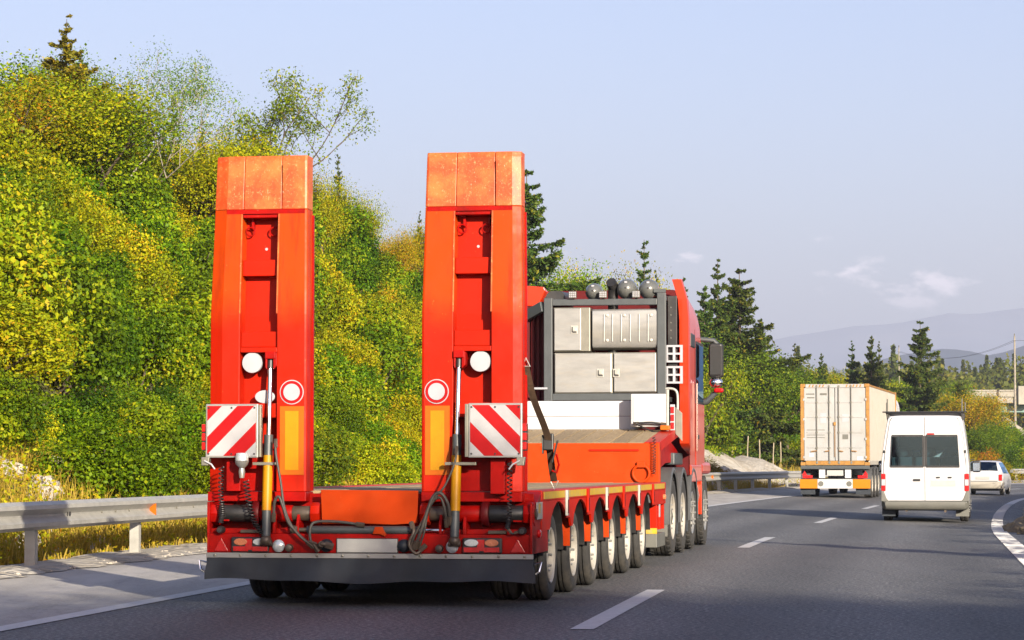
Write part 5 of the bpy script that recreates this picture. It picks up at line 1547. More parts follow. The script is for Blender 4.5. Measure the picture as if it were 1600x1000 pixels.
# ------------------------------------------------------------------ white van
VY = 60.3
VX = W(1444, VY)
vz = road_z(VY, 2.15)
vrz = heading(VY + 2)
van = thing('van', 'white high-roof van with roof rack and dark rear windows', 'van', (VX, VY, vz), vrz)
V = van
def van_loop(y, w, zb, zt, wt, zs=1.0):
    """w: half width at waist, wt: half width at roof"""
    pts = [(w * .93, zb), (w * .985, zb + .12), (w, zb + .40), (w, zs + .25), (w - .012, zs + .42)]
    zr = zt - .12
    pts += [(w + (wt - w) * .55, zs + .42 + (zr - zs - .42) * .6), (wt, zr), (wt - .02, zt - .06), (wt - .07, zt - .015), (wt - .3, zt)]
    L = [(p[0], y, p[1]) for p in pts]
    return L + [(-p[0], p[1], p[2]) for p in reversed(L)]
def vsec():
    return [(.0, .975, .42, 2.40, .83), (.12, .985, .40, 2.42, .84), (1.5, .985, .35, 2.44, .85), (3.2, .985, .33, 2.44, .85), (3.75, .98, .33, 2.38, .83), (4.15, .975, .33, 2.10, .80), (4.65, .95, .33, 1.62, .86, .75), (5.15, .90, .33, 1.22, .84, .45), (5.4, .82, .34, .98, .74, .30)]
secs = [van_loop(*s) for s in vsec()]
q = MB()
# leave the windscreen and cab side windows open
q.loft(secs, False, True, skip=lambda k, i: (k in (4, 5) and i in (8, 9, 10)) or (k == 3 and i in (4, 14)))
body = q.build('van_body', 'van_white', V, smooth=32)
sm = body.modifiers.new('thick', 'SOLIDIFY'); sm.thickness = .03; sm.offset = -1
q = MB(); L4, L5, L6 = secs[4], secs[5], secs[6]
q.loft([[L4[8], L4[9], L4[10], L4[11]], [L5[8], L5[9], L5[10], L5[11]], [L6[8], L6[9], L6[10], L6[11]]], False, False, closed=False); q.build('windscreen', 'glass_light', V)
q = MB()
for i in (4, 14): q._add([secs[3][i], secs[3][i + 1], secs[4][i + 1], secs[4][i]], [(0, 1, 2, 3)])
q.build('side_window', 'glass', V)
# rear doors with window openings
def vw(z):      # half width of the rear at height z
    return float(np.interp(z, [.42, .54, .82, 1.25, 1.42, 2.28, 2.34, 2.385, 2.40], [.907, .96, .975, .975, .963, .83, .81, .76, .53]))
for s in (-1, 1):
    zs = [.49, .64, .82, 1.25, 1.265, 1.60, 1.95, 2.18, 2.28, 2.375]
    xi = .006
    q = MB()
    def quad(x0a, x1a, za, x0b, x1b, zb):
        y0 = -.012; y1 = .03
        P8 = [(s * x0a, y0, za), (s * x1a, y0, za), (s * x1b, y0, zb), (s * x0b, y0, zb), (s * x0a, y1, za), (s * x1a, y1, za), (s * x1b, y1, zb), (s * x0b, y1, zb)]
        q._add(P8, [(0, 1, 2, 3), (7, 6, 5, 4), (0, 4, 5, 1), (1, 5, 6, 2), (2, 6, 7, 3), (3, 7, 4, 0)])
    e = .055
    def xo(z): return vw(z) - e
    for za, zb in zip(zs[:-1], zs[1:]):
        if 1.265 <= za < 1.95:
            quad(xi, .035, za, .035 - .029, .035, zb) if False else quad(xi, .035, za, xi, .035, zb)
            quad(.77 - (za - 1.265) * .06, xo(za), za, .77 - (zb - 1.265) * .06, xo(zb), zb)
        else: quad(xi, xo(za), za, xi, xo(zb), zb)
    dr = q.build('rear_door', 'van_white', V)
    q = MB(); q._add([(s * .030, -.016, 1.258), (s * .775, -.016, 1.258), (s * .735, -.016, 1.957), (s * .030, -.016, 1.957), (s * .030, -.008, 1.258), (s * .775, -.008, 1.258), (s * .735, -.008, 1.957), (s * .030, -.008, 1.957)], [(0, 1, 2, 3), (7, 6, 5, 4), (0, 4, 5, 1), (1, 5, 6, 2), (2, 6, 7, 3), (3, 7, 4, 0)]); q.build('rear_window', 'glass', dr)
    q = MB()
    for (xa, za, xb, zb) in ((.03, 1.258, .775, 1.258), (.735, 1.957, .03, 1.957), (.775, 1.258, .735, 1.957), (.03, 1.957, .03, 1.258)):
        q.bar((s * xa, -.017, za), (s * xb, -.017, zb), .045, .008) if za != zb else q.bar((s * xa, -.017, za), (s * xb, -.017, zb), .008, .045)
    q.build('window_seal', 'black', dr)
    # pillar beside the door
    q = MB(); pz = [.49, .62, .82, 1.25, 1.42, 2.28, 2.36]
    loops = [[(s * (vw(z) - e + .008), -.005, z), (s * (vw(z) + .003), .03, z), (s * (vw(z) - .02), .06, z), (s * (vw(z) - e), .05, z)] for z in pz]
    q.loft(loops); q.build('rear_pillar', 'van_white', V, smooth=40)
    q = MB(); q.box(min(s * .88, s * .985), max(s * .88, s * .985), -.03, .09, .70, 1.10); tl = q.build('tail_lamp', 'lens_red', V, bevel=.02)
    q = MB(); q.box(min(s * .89, s * .975), max(s * .89, s * .975), -.036, -.028, .83, .97); q.build('clear_lens', 'disc', tl, bevel=.006)
    for zz in (1.60,):
        q = MB(); q.box(min(s * .88, s * .93), max(s * .88, s * .93), -.03, -.004, zz - .03, zz + .03); q.build('door_hinge', 'black', V, bevel=.008)
    # wheels' mud flaps, mirrors
    q = MB(); q.box(min(s * .68, s * .98), max(s * .68, s * .98), .35, .365, .13, .36); q.build('mud_flap', 'mid_grey' if s > 0 else 'rubber', V)
    q = MB(); q.box(min(s * 1.02, s * 1.22), max(s * 1.02, s * 1.22), 3.95, 4.08, 1.12, 1.40); mi = q.build('mirror', 'black', V, bevel=.04)
    q = MB(); q.box(min(s * 1.04, s * 1.20), max(s * 1.04, s * 1.20), 3.935, 3.948, 1.15, 1.34); q.build('mirror_glass', 'mirror_blue', mi, bevel=.01)
    q = MB(); q.tube([(s * .95, 4.0, 1.15), (s * 1.06, 4.0, 1.2)], .03, 8); q.build('mirror_arm', 'black', mi)
q = MB(); loops = []
for z, d, w in ((.28, .02, .90), (.32, -.03, .955), (.40, -.05, .975), (.465, -.045, .97), (.482, -.01, .965)):
    loops.append([(-w, .5, z), (-w - .01, .12, z), (-w + .08, d + .01, z), (0, d - .015, z), (w - .08, d + .01, z), (w + .01, .12, z), (w, .5, z), (w - .1, .5, z), (w - .1, .14, z), (0, .1, z), (-w + .1, .14, z), (-w + .1, .5, z)])
q.loft(loops); q.build('rear_bumper', 'mid_grey', V, smooth=40)
for s in (-1, 1):
    q = MB(); q.prism([(s * .985, .47), (s * .80, .47), (s * .86, .54), (s * .92, .70), (s * .985, .72)], 'y', -.028, .1); q.build('bumper_corner', 'mid_grey', V, bevel=.01)
q = MB(); q.box(.12, .72, -.022, -.013, .80, .99); q.build('plate_recess', 'van_white', V, bevel=.006)
q = MB(); q.box(.15, .69, -.030, -.023, .82, .95); q.build('blank_plate', 'plate', V, bevel=.004)
q = MB(); q.box(.26, .34, -.04, -.014, 1.0, 1.03); q.box(.52, .60, -.04, -.014, 1.0, 1.03); q.build('plate_lamp', 'black', V)
q = MB(); q.box(-.26, -.10, -.04, -.013, .93, .98); q.build('door_handle', 'black', V, bevel=.008)
q = MB(); q.box(.06, .22, -.035, -.013, 1.985, 2.015); q.build('brake_lamp', 'lens_red', V)
q = MB(); q.box(-.004, .004, -.0105, -.002, .50, 2.36); q.build('door_gap', 'black', V)
q = MB(); q.box(-.80, .80, .3, 5.0, .26, .40); q.build('underbody', 'black', V)
q = MB(); q.tube([(-.42, .05, .27), (-.42, .8, .27)], .035, 8); q.tube([(.45, .02, .25), (.45, .4, .27)], .03, 8); q.build('exhaust', 'grease', V)
vw_ = make_wheel('wheel', .335, .20, .20, V, False, nuts=5, deep=False, tread=False); fst = True
for a in (.95, 4.35):
    for s in (-1, 1): put_wheel(vw_, fst, V, s * .965, a, .335, s < 0); fst = False
# roof rack
q = MB()
for y in (.25, 1.2, 2.2, 3.1): q.tube([(-.88, y, 2.475), (.88, y, 2.475)], .014, 6)
for s in (-1, 1): q.tube([(s * .80, .15, 2.49), (s * .80, 3.3, 2.49)], .014, 6)
q.tube([(-.95, .2, 2.50), (.95, .2, 2.50)], .016, 8)
rk = q.build('roof_rack', 'black', V)
q = MB()
for s in (-1, 1):
    for y in (.25, 1.2, 2.2, 3.1): q.bar((s * .83, y, 2.30), (s * .86, y, 2.48), .025, .03)
q.build('rack_foot', 'black', rk)
q = MB()
for s in (-1, 1): q.tube([(s * .84, .26, 2.40), (s * .84, .26, 2.80)], .016, 6); q.tube([(s * .90, 1.22, 2.5), (s * .90, 1.22, 2.74)], .014, 6)
q.build('rack_upright', 'mid_grey', rk)
# seats seen through the glass
for y, xs_ in ((1.1, (-.55, 0, .55)), (2.1, (-.55, .05, .55)), (3.1, (-.5, .5))):
    for x in xs_:
        q = MB(); q.box(x - .23, x + .23, y, y + .5, .75, .92); q.box(x - .23, x + .23, y - .12, y + .02, .9, 1.48); q.sphere((x, y - .06, 1.60), .15, 12, 8, (1, .6, .8)); q.build('seat', 'seat', V, smooth=40, bevel=.03)
q = MB(); q.box(-.93, .93, .1, 4.0, .62, .66); q.build('load_floor', 'dark_int', V)

# ------------------------------------------------------------------ white estate car far ahead
AY = 110.5
AXX = W(1534, AY)
arz = heading(AY + 1)
car = thing('car', 'white estate car with beige bumper beyond the van', 'car', (AXX, AY, road_z(AY, 1.6)), arz)
def car_loop(y, w, zb, zt, wt, zw):
    pts = [(w * .9, zb), (w, zb + .12), (w + .01, zw - .12), (w - .02, zw), (wt + (w - wt) * .45, zw + (zt - zw) * .5), (wt, zt - .08), (wt - .1, zt - .015), (wt * .4, zt)]
    L = [(p[0], y, p[1]) for p in pts]; return L + [(-p[0], p[1], p[2]) for p in reversed(L)]
cs = [(.0, .78, .32, .90, .74, .82), (.05, .80, .28, .94, .76, .84), (.12, .81, .26, 1.02, .72, .88), (.45, .82, .24, 1.38, .62, .90), (.7, .82, .22, 1.42, .60, .90), (2.2, .82, .20, 1.44, .60, .89), (2.75, .82, .20, 1.38, .60, .89), (3.35, .81, .20, .96, .70, .88), (4.1, .79, .22, .84, .66, .76), (4.35, .70, .30, .66, .55, .60)]
q = MB(); q.loft([car_loop(*s) for s in cs], True, True, skip=lambda k, i: (k in (2,) and i in (6, 7, 8)) or (k in (4, 5, 3) and i in (3, 4, 10, 11)) or (k == 6 and i in (6, 7, 8)))
cbod = q.build('car_body', 'van_white', car, smooth=35)
lps = [car_loop(*s) for s in cs]
q = MB(); q._add([lps[2][6], lps[2][7], lps[2][8], lps[2][9], lps[3][6], lps[3][7], lps[3][8], lps[3][9]], [(0, 1, 5, 4), (1, 2, 6, 5), (2, 3, 7, 6)]); q.build('rear_window', 'glass', car)
q = MB(); q._add([lps[6][6], lps[6][7], lps[6][8], lps[6][9], lps[7][6], lps[7][7], lps[7][8], lps[7][9]], [(0, 1, 5, 4), (1, 2, 6, 5), (2, 3, 7, 6)]); q.build('windscreen', 'glass_light', car)
q = MB()
for k in (3, 4, 5):
    for i in (3, 4, 10, 11): q._add([lps[k][i], lps[k][i + 1], lps[k + 1][i + 1], lps[k + 1][i]], [(0, 1, 2, 3)])
q.build('side_window', 'glass', car)
q = MB(); loops = []
for z, d, w in ((.28, 0, .78), (.34, -.05, .82), (.50, -.06, .83), (.56, -.02, .825)):
    loops.append([(-w, .6, z), (-w, .08, z), (-w + .1, d, z), (w - .1, d, z), (w, .08, z), (w, .6, z), (w - .06, .6, z), (w - .06, .12, z), (-w + .06, .12, z), (-w + .06, .6, z)])
q.loft(loops); q.build('rear_bumper', 'car_beige', car, smooth=40)
for s in (-1, 1):
    q = MB(); q.box(min(s * .66, s * .80), max(s * .66, s * .80), -.03, .10, .60, .86); q.build('tail_lamp', 'lens_red', car, bevel=.02)
    q = MB(); q.box(min(s * .86, s * 1.0), max(s * .86, s * 1.0), 2.9, 3.0, .92, 1.04); q.build('mirror', 'mid_grey', car, bevel=.02)
    q = MB(); q.tube([(s * .55, .7, 1.47), (s * .55, 2.2, 1.49)], .015, 6); q.build('roof_rail', 'black', car)
q = MB(); q.box(-.28, .28, -.025, -.005, .66, .77); q.build('blank_plate', 'plate', car)
q = MB(); q.box(-.62, .62, -.02, -.0, .575, .595); q.build('trim_strip', 'black', car)
aw = make_wheel('wheel', .29, .17, .17, car, False, nuts=4, deep=False, tread=False); fst = True
for a in (.75, 3.3):
    for s in (-1, 1): put_wheel(aw, fst, car, s * .81, a, .29, s < 0); fst = False
q = MB(); q.box(-.7, .7, .3, 4.0, .18, .30); q.build('underbody', 'black', car)
for x in (-.35, .35):
    q = MB(); q.box(x - .22, x + .22, 1.2, 1.3, .5, 1.1); q.sphere((x, 1.25, 1.18), .11, 10, 6, (1, .6, .8)); q.build('seat', 'dark_int', car)

# ------------------------------------------------------------------ vegetation
def fast_mesh(name, V, quads, mats, tint=None, tri=False):
    me = bpy.data.meshes.new(name)
    k = 3 if tri else 4
    nf = len(quads) // k if quads.ndim == 1 else len(quads)
    idx = np.ascontiguousarray(quads.reshape(-1), dtype=np.int32)
    me.vertices.add(len(V)); me.vertices.foreach_set('co', np.ascontiguousarray(V, dtype=np.float32).ravel())
    me.loops.add(len(idx)); me.loops.foreach_set('vertex_index', idx)
    me.polygons.add(nf); me.polygons.foreach_set('loop_start', np.arange(0, nf * k, k, dtype=np.int32))
    me.update(calc_edges=True)
    for m in mats: me.materials.append(M[m])
    if tint is not None:
        a = me.attributes.new('tint', 'FLOAT', 'POINT'); a.data.foreach_set('value', np.ascontiguousarray(tint, dtype=np.float32))
    return me
def leaf_arrays(C, N, L, Wd, tint, rng, fold=.12):
    """one folded rhombic leaf per centre"""
    n = len(C)
    N = N / np.maximum(1e-6, np.linalg.norm(N, axis=1, keepdims=True))
    r = rng.normal(size=(n, 3)); T_ = r - N * np.sum(r * N, axis=1, keepdims=True); T_ /= np.maximum(1e-6, np.linalg.norm(T_, axis=1, keepdims=True))
    B = np.cross(N, T_); L = L.reshape(-1, 1); Wd = Wd.reshape(-1, 1)
    V = np.stack([C - T_ * L / 2, C + B * Wd / 2 + N * L * fold, C + T_ * L / 2, C - B * Wd / 2 + N * L * fold], axis=1).reshape(-1, 3)
    Q = np.arange(n * 4, dtype=np.int32).reshape(-1, 4)
    return V, Q, np.repeat(tint, 4)
def add_mats(o_me, extra):
    pass
def join_arrays(parts):
    V = []; Q = []; t = []; mi = []; off = 0
    for v, q, tt, m in parts:
        V.append(v); Q.append(q + off); t.append(tt); mi.append(np.full(len(q), m, dtype=np.int32)); off += len(v)
    return np.concatenate(V), np.concatenate(Q), np.concatenate(t), np.concatenate(mi)
def tube_arrays(pts, rs, n=5):
    """tapered tube as numpy quads"""
    pts = [Vector(p) for p in pts]; V = []; up = None
    for i, p in enumerate(pts):
        d = (pts[min(i + 1, len(pts) - 1)] - pts[max(i - 1, 0)])
        d = d.normalized() if d.length > 1e-6 else Vector((0, 0, 1))
        if up is None: up = d.orthogonal().normalized()
        up = up - d * up.dot(d); up = up.normalized() if up.length > 1e-6 else d.orthogonal().normalized()
        s = d.cross(up)
        for k in range(n):
            a = 2 * math.pi * k / n; V.append(p + (up * math.cos(a) + s * math.sin(a)) * rs[i])
    Q = []
    for i in range(len(pts) - 1):
        for k in range(n): Q.append((i * n + k, i * n + (k + 1) % n, (i + 1) * n + (k + 1) % n, (i + 1) * n + k))
    return np.array([tuple(v) for v in V], dtype=np.float64), np.array(Q, dtype=np.int32)

def bush_mesh(name, seed, rx, rz, nleaf, leaf, mat, lobes=9, spread=.80):
    """rounded multi-lobed shrub, base at z = 0"""
    rng = np.random.default_rng(seed)
    cen = rng.normal(size=(lobes, 3)); cen /= np.linalg.norm(cen, axis=1, keepdims=True)
    cen *= (rng.random((lobes, 1)) ** .5) * spread; cen[:, 2] = np.abs(cen[:, 2]) * .9
    rad = rng.uniform(.20, .44, lobes)
    which = rng.choice(lobes, nleaf, p=rad ** 2 / np.sum(rad ** 2))
    d = rng.normal(size=(nleaf, 3)); d[:, 2] = d[:, 2] * .9 + .15; d /= np.linalg.norm(d, axis=1, keepdims=True)
    u = rng.random((nleaf, 1))
    shell = 1.0 - .42 * u ** 1.7
    # ragged surface: clumps stick out along low-frequency directions
    rag = .16 * np.sin(d[:, 0] * 9 + which * 2.1) * np.sin(d[:, 1] * 8 + which) + .12 * np.sin(d[:, 2] * 13 + which * 1.7)
    Pn = cen[which] + d * rad[which][:, None] * (shell + rag[:, None]) * rng.normal(1, .07, (nleaf, 1))
    C = Pn * np.array([rx, rx, rz]); C[:, 2] += rz * .30
    C = C[C[:, 2] > -.25]; k = len(C); d = d[:k]
    N = d[:k] * .55 + rng.normal(size=(k, 3)) * .55 + np.array([0, 0, .35])
    L = leaf * rng.uniform(.5, 1.6, k)
    tint = np.clip(rng.normal(.46, .21, k) + (.22 * rng.normal(size=lobes))[which[:k]] + .12 * np.sin(C[:, 0] * 2.3 + C[:, 1] * 1.9 + seed), 0, 1)
    lv = leaf_arrays(C, N, L, L * .62, tint, rng)
    parts = [(*lv, 0)]
    for i in range(lobes):
        p = cen[i] * np.array([rx, rx, rz]); p[2] += rz * .3
        v, q = tube_arrays([(0, 0, -.3), tuple(p * .5 + np.array([0, 0, -.1])), tuple(p)], [.045, .03, .012], 5)
        parts.append((v, q, np.full(len(v), .5), 1))
    V_, Q_, t_, m_ = join_arrays(parts)
    me = fast_mesh(name, V_, Q_, [mat, 'bark'], t_); me.polygons.foreach_set('material_index', m_)
    return me

def spruce_parts(seed, H, Rb, mat='needle', n_target=9000, lean=0.0, sparse=1.0):
    """trunk mesh and crown mesh of a spruce with drooping boughs"""
    rnd = random.Random(seed); rng = np.random.default_rng(seed)
    trunk_pts = [(math.sin(z * .4 + seed) * .03 * H / 10 * z / H + lean * z, math.cos(z * .5) * .03, z) for z in np.linspace(-.3, H, 9)]
    tv, tq = tube_arrays(trunk_pts, [max(.012, .018 * H * (1 - i / 8.2)) for i in range(9)], 7)
    C = []; N = []; Ls = []; Ti = []; tubes = [(tv, tq, np.full(len(tv), .5), 1)]
    z = H * .06
    boughs = []
    while z < H * .985:
        f = z / H
        nb = max(2, int(round((6 - 3 * f) * sparse)))
        a0 = rnd.uniform(0, 6.28)
        for k in range(nb):
            ln = Rb * (1 - f) ** .85 * rnd.choice((rnd.uniform(.35, .7), rnd.uniform(.7, 1.2))) * (1 + .25 * math.sin(a0 * 2 + z * 3)) + .10
            boughs.append((z + rnd.uniform(-1, 1) * H * .05, a0 + 6.283 * k / nb + rnd.uniform(-.3, .3), ln, f))
        z += H * (.040 - .016 * f) * rnd.uniform(.8, 1.2)
    tot = sum(b_[2] for b_ in boughs)
    for z, a, ln, f in boughs:
        droop = .30 - .55 * f + rnd.uniform(-.1, .1)
        n = max(6, int(n_target * ln / tot))
        u = rng.random(n) ** .75
        ca, sa = math.cos(a), math.sin(a)
        rad = u * ln
        zz = z - droop * rad - .10 * ln * (u ** 2) + .22 * ln * u ** 4
        wid = .27 * ln * (1 - u * .75) * rng.normal(0, .75, n)
        hang = -np.abs(rng.normal(0, .20, n)) * min(1.2, ln) * (1 - .5 * u)
        x = trunk_x(trunk_pts, z) + ca * rad - sa * wid; y = sa * rad + ca * wid
        C.append(np.stack([x, y, zz + hang], 1))
        N.append(np.stack([rng.normal(0, .6, n) + ca * .3, rng.normal(0, .6, n) + sa * .3, rng.normal(.45, .5, n)], 1))
        Ls.append(rng.uniform(.11, .27, n) * (H / 10) ** .4); Ti.append(np.clip(rng.normal(.42, .2, n) + .25 * (u - .5), 0, 1))
        if ln > .5:
            v, q = tube_arrays([(trunk_x(trunk_pts, z), 0, z), (ca * ln * .5 + trunk_x(trunk_pts, z), sa * ln * .5, z - droop * ln * .5), (ca * ln * .95 + trunk_x(trunk_pts, z), sa * ln * .95, z - droop * ln * .95)], [.022, .015, .006], 4)
            tubes.append((v, q, np.full(len(v), .5), 1))
    C = np.concatenate(C); N = np.concatenate(N); Ls = np.concatenate(Ls); Ti = np.concatenate(Ti)
    lv = leaf_arrays(C, N, Ls, Ls * .42, Ti, rng, .1)
    me = fast_mesh('crown', lv[0], lv[1], [mat], lv[2])
    V_, Q_, t_, m_ = join_arrays(tubes)
    tm = fast_mesh('trunk', V_, Q_, ['bark'], t_)
    return tm, me
def trunk_x(pts, z):
    return float(np.interp(z, [p[2] for p in pts], [p[0] for p in pts]))

def tree_parts(seed, H, spread, mat, n_leaf, leaf, bark='bark', trunk_h=.30, clump=.45, depth=4, up=.35, r0=None):
    """broadleaf tree by branching: trunk mesh with limbs, crown of leaves in clumps at the twigs"""
    rnd = random.Random(seed); rng = np.random.default_rng(seed)
    tubes = []; tips = []
    r0 = r0 or .016 * H
    def grow(p, d, ln, r, lev):
        pts = [p]; q = p.copy(); dd = d.copy()
        for i in range(4):
            dd = (dd + Vector((rnd.uniform(-1, 1), rnd.uniform(-1, 1), rnd.uniform(-.4, .9) * up * 2)) * .16).normalized()
            q = q + dd * ln / 4; pts.append(q.copy())
        rs = [r * (1 - .13 * i) for i in range(5)]
        v, f = tube_arrays(pts, rs, 6 if lev < 2 else 4); tubes.append((v, f, np.full(len(v), .5), 0))
        if lev >= 2: tips.append((pts[2], lev)); tips.append((pts[3], lev))
        if lev >= depth: tips.append((pts[-1], lev)); tips.append((pts[-1], lev)); return
        nch = 3 if lev < 2 else 2 + (rnd.random() < .5)
        for k in range(nch):
            base = pts[-1] if k == 0 else pts[rnd.randint(2, 4)]
            ax = Vector((rnd.uniform(-1, 1), rnd.uniform(-1, 1), rnd.uniform(-.15, .8))).normalized()
            nd = (dd * (1.0 if k == 0 else .45) + ax * spread).normalized()
            grow(base.copy(), nd, ln * rnd.uniform(.62, .85), r * (.62 if k else .72), lev + 1)
    grow(Vector((0, 0, -.2)), Vector((rnd.uniform(-.08, .08), rnd.uniform(-.08, .08), 1)), H * trunk_h, r0, 0)
    top = max(p.z for p, _ in tips)
    s = H / max(.1, top + clump * .5)
    w = np.array([1.0 if l >= depth else .55 for _, l in tips]); w /= w.sum()
    tp = np.array([tuple(p) for p, _ in tips])
    ch = rng.choice(len(tp), n_leaf, p=w)
    off = rng.normal(size=(n_leaf, 3)); off /= np.linalg.norm(off, axis=1, keepdims=True)
    rr = clump * rng.random((n_leaf, 1)) ** .45 * (.6 + .8 * rng.random(len(tp))[ch][:, None])
    C = tp[ch] + off * rr * np.array([1, 1, .75])
    N = off * .5 + rng.normal(size=(n_leaf, 3)) * .6 + np.array([0, 0, .35])
    tint = np.clip(rng.normal(.45, .2, n_leaf) + .16 * rng.normal(size=len(tp))[ch], 0, 1)
    L = leaf * rng.uniform(.65, 1.3, n_leaf)
    lv = leaf_arrays(C * s, N, L, L * .6, tint, rng)
    V_, Q_, t_, m_ = join_arrays(tubes)
    return fast_mesh('trunk', V_ * s, Q_, [bark], t_), fast_mesh('crown', lv[0], lv[1], [mat], lv[2])

def obj(name, me, parent=None):
    o = bpy.data.objects.new(name, me); COL.objects.link(o); o.parent = parent; return o
def plant_tree(meshes, name, label, cat, x, y, z, scale, rz, group=None):
    t = thing(name, label, cat, (x, y, z), rz, group); t.scale = (scale,) * 3 if not isinstance(scale, tuple) else scale
    obj('trunk', meshes[0], t); obj('crown', meshes[1], t); return t

rv = random.Random(77)
# ---- shrubs that cover the cutting
BUSH = {}
for i, (m, sd, rx, rz, n, lf) in enumerate((('leaf_green', 1, 1.5, 1.5, 22000, .066), ('leaf_green', 2, 1.35, 1.8, 18000, .076), ('leaf_yellow', 3, 1.5, 1.35, 24000, .057), ('leaf_yellow', 4, 1.3, 1.7, 24000, .056), ('leaf_autumn', 5, 1.35, 1.3, 22000, .054), ('leaf_dark', 6, 1.5, 1.6, 20000, .072))):
    BUSH.setdefault(m, []).append(bush_mesh('bush', sd, rx, rz, n, lf, m, 20 + 2 * i))
def colour_at(px, py):
    """which kind of bush grows where in the thicket"""
    n_ = mnoise.noise(Vector((px * .006 + 3, py * .007, .3))) + .35 * mnoise.noise(Vector((px * .02, py * .02, 5)))
    if 95 < px < 330 and 480 < py < 770: return 'leaf_green' if rv.random() < .86 else 'leaf_dark'
    if 190 < px < 330 and 360 < py < 560 and rv.random() < .6: return 'leaf_green'
    if px < 110 and py > 480: return 'leaf_yellow' if rv.random() < .7 else 'leaf_green'
    if 490 < px < 660 and 600 < py < 760: return 'leaf_green' if rv.random() < .75 else 'leaf_yellow'
    if n_ > .40: return 'leaf_autumn' if rv.random() < .4 else 'leaf_yellow'
    if n_ > .10: return 'leaf_yellow' if rv.random() < .75 else 'leaf_green'
    if n_ > -.32: return 'leaf_green' if rv.random() < .7 else 'leaf_yellow'
    return 'leaf_dark' if rv.random() < .35 else 'leaf_green'
KIND = {'leaf_green': 'fresh green', 'leaf_yellow': 'yellow-green', 'leaf_autumn': 'orange-tinged', 'leaf_dark': 'dark green'}
def zone(px, py):
    if px < 500:
        h = 'low behind the guardrail' if py > 610 else 'halfway up the slope' if py > 400 else 'high on the ridge'
        w = 'at far left' if px < 130 else 'left of the left ramp' if px < 345 else 'showing beside the left ramp'
    elif px < 815:
        h = 'low on the slope' if py > 610 else 'halfway up the slope' if py > 450 else 'at the top of the slope'
        w = 'seen between the two ramps'
    elif px < 1085:
        h = 'on the bank'; w = 'behind the tractor unit'
    else:
        h = 'low on the bank' if py > 630 else 'on top of the bank'; w = 'between the tractor cab and the container'
    return h + ' ' + w
def put_bush(x, y, sc, kind=None, sink=.15, label=None, group=None):
    z = gz(x, y)
    px = 800 + x / y * FPX; py = 724 - (z + 1.0 * sc - CAM_H) / y * FPX
    rp = 1.7 * sc / y * FPX; top = py - 1.6 * sc / y * FPX
    if (px - rp > 335 and px + rp < 485) or (px - rp > 665 and px + rp < 815): return None      # wholly behind a ramp
    if px - rp > 850 and px + rp < 1065 and top > 470: return None                              # wholly behind the tractor
    if px - rp > 1250 and px + rp < 1385 and top > 600 and y > 95: return None
    kind = kind or colour_at(px, py)
    o = obj('bush', rv.choice(BUSH[kind])); o.location = (x, y, z - sink * sc)
    o.rotation_euler = (rv.uniform(-.12, .12), rv.uniform(-.12, .12), rv.uniform(0, 6.28)); o.scale = (sc * rv.uniform(.9, 1.15), sc * rv.uniform(.9, 1.15), sc * rv.uniform(.85, 1.15))
    lab = label or KIND[kind] + ' bush ' + zone(px, py)
    tag(o, lab, 'bush', group or lab.replace(' bush ', ' bushes ')); return o
def seen(x, y, pad=60):
    px = 800 + x / max(y, 1) * FPX
    return -pad < px < 1600 + pad
# rows along the slope; bare stony strip near the rail
cnt = 0
y = 29.0
while y < 128:
    step = 1.05 + .012 * (y - 29)
    t = -9.6
    while t > -24:
        tt = t + rv.uniform(-.4, .4); yy = y + rv.uniform(-.6, .6)
        p = road_pt(yy, tt)
        px = 800 + p.x / p.y * FPX
        if seen(p.x, p.y, 90) and p.y > 24:
            bare = (px < 120 and t > -11.0 and rv.random() < .45) or (t > -10.4 and rv.random() < .25)
            gravel = 1100 < px < 1260 and t > -15.5 and p.y > 92
            behind_ramp = False
            if not bare and not gravel:
                low = t > -11.5
                sc = rv.uniform(.6, .85) if low else rv.uniform(.85, 1.25)
                put_bush(p.x, p.y, sc); cnt += 1
        t -= 1.6
    y += step * 1.75
# taller thicket along the top of the bank further on
for i in range(60):
    yy = rv.uniform(96, 140); p = road_pt(yy, rv.uniform(-22, -12.5)); px = 800 + p.x / p.y * FPX
    if px > 1262 or (1130 < px and lat(p.x, p.y) > -15.5): continue
    put_bush(p.x, p.y, rv.uniform(1.2, 1.9), 'leaf_dark')
# bank beyond the bend, at the far right behind the estate car
for i in range(46):
    px = rv.uniform(1180, 1640); yy = rv.uniform(150, 205)
    x = W(px, yy); t = lat(x, yy)
    if t > -9.3: continue
    put_bush(x, yy, rv.uniform(1.0, 1.7), rv.choice(['leaf_green', 'leaf_green', 'leaf_dark', 'leaf_yellow']), label='dense bush on the low bank beyond the bend', group='bushes beyond the bend')
put_bush(W(1545, 158), 158, 1.3, 'leaf_autumn', label='orange-brown autumn bush behind the white estate car', group='autumn bush behind the car')

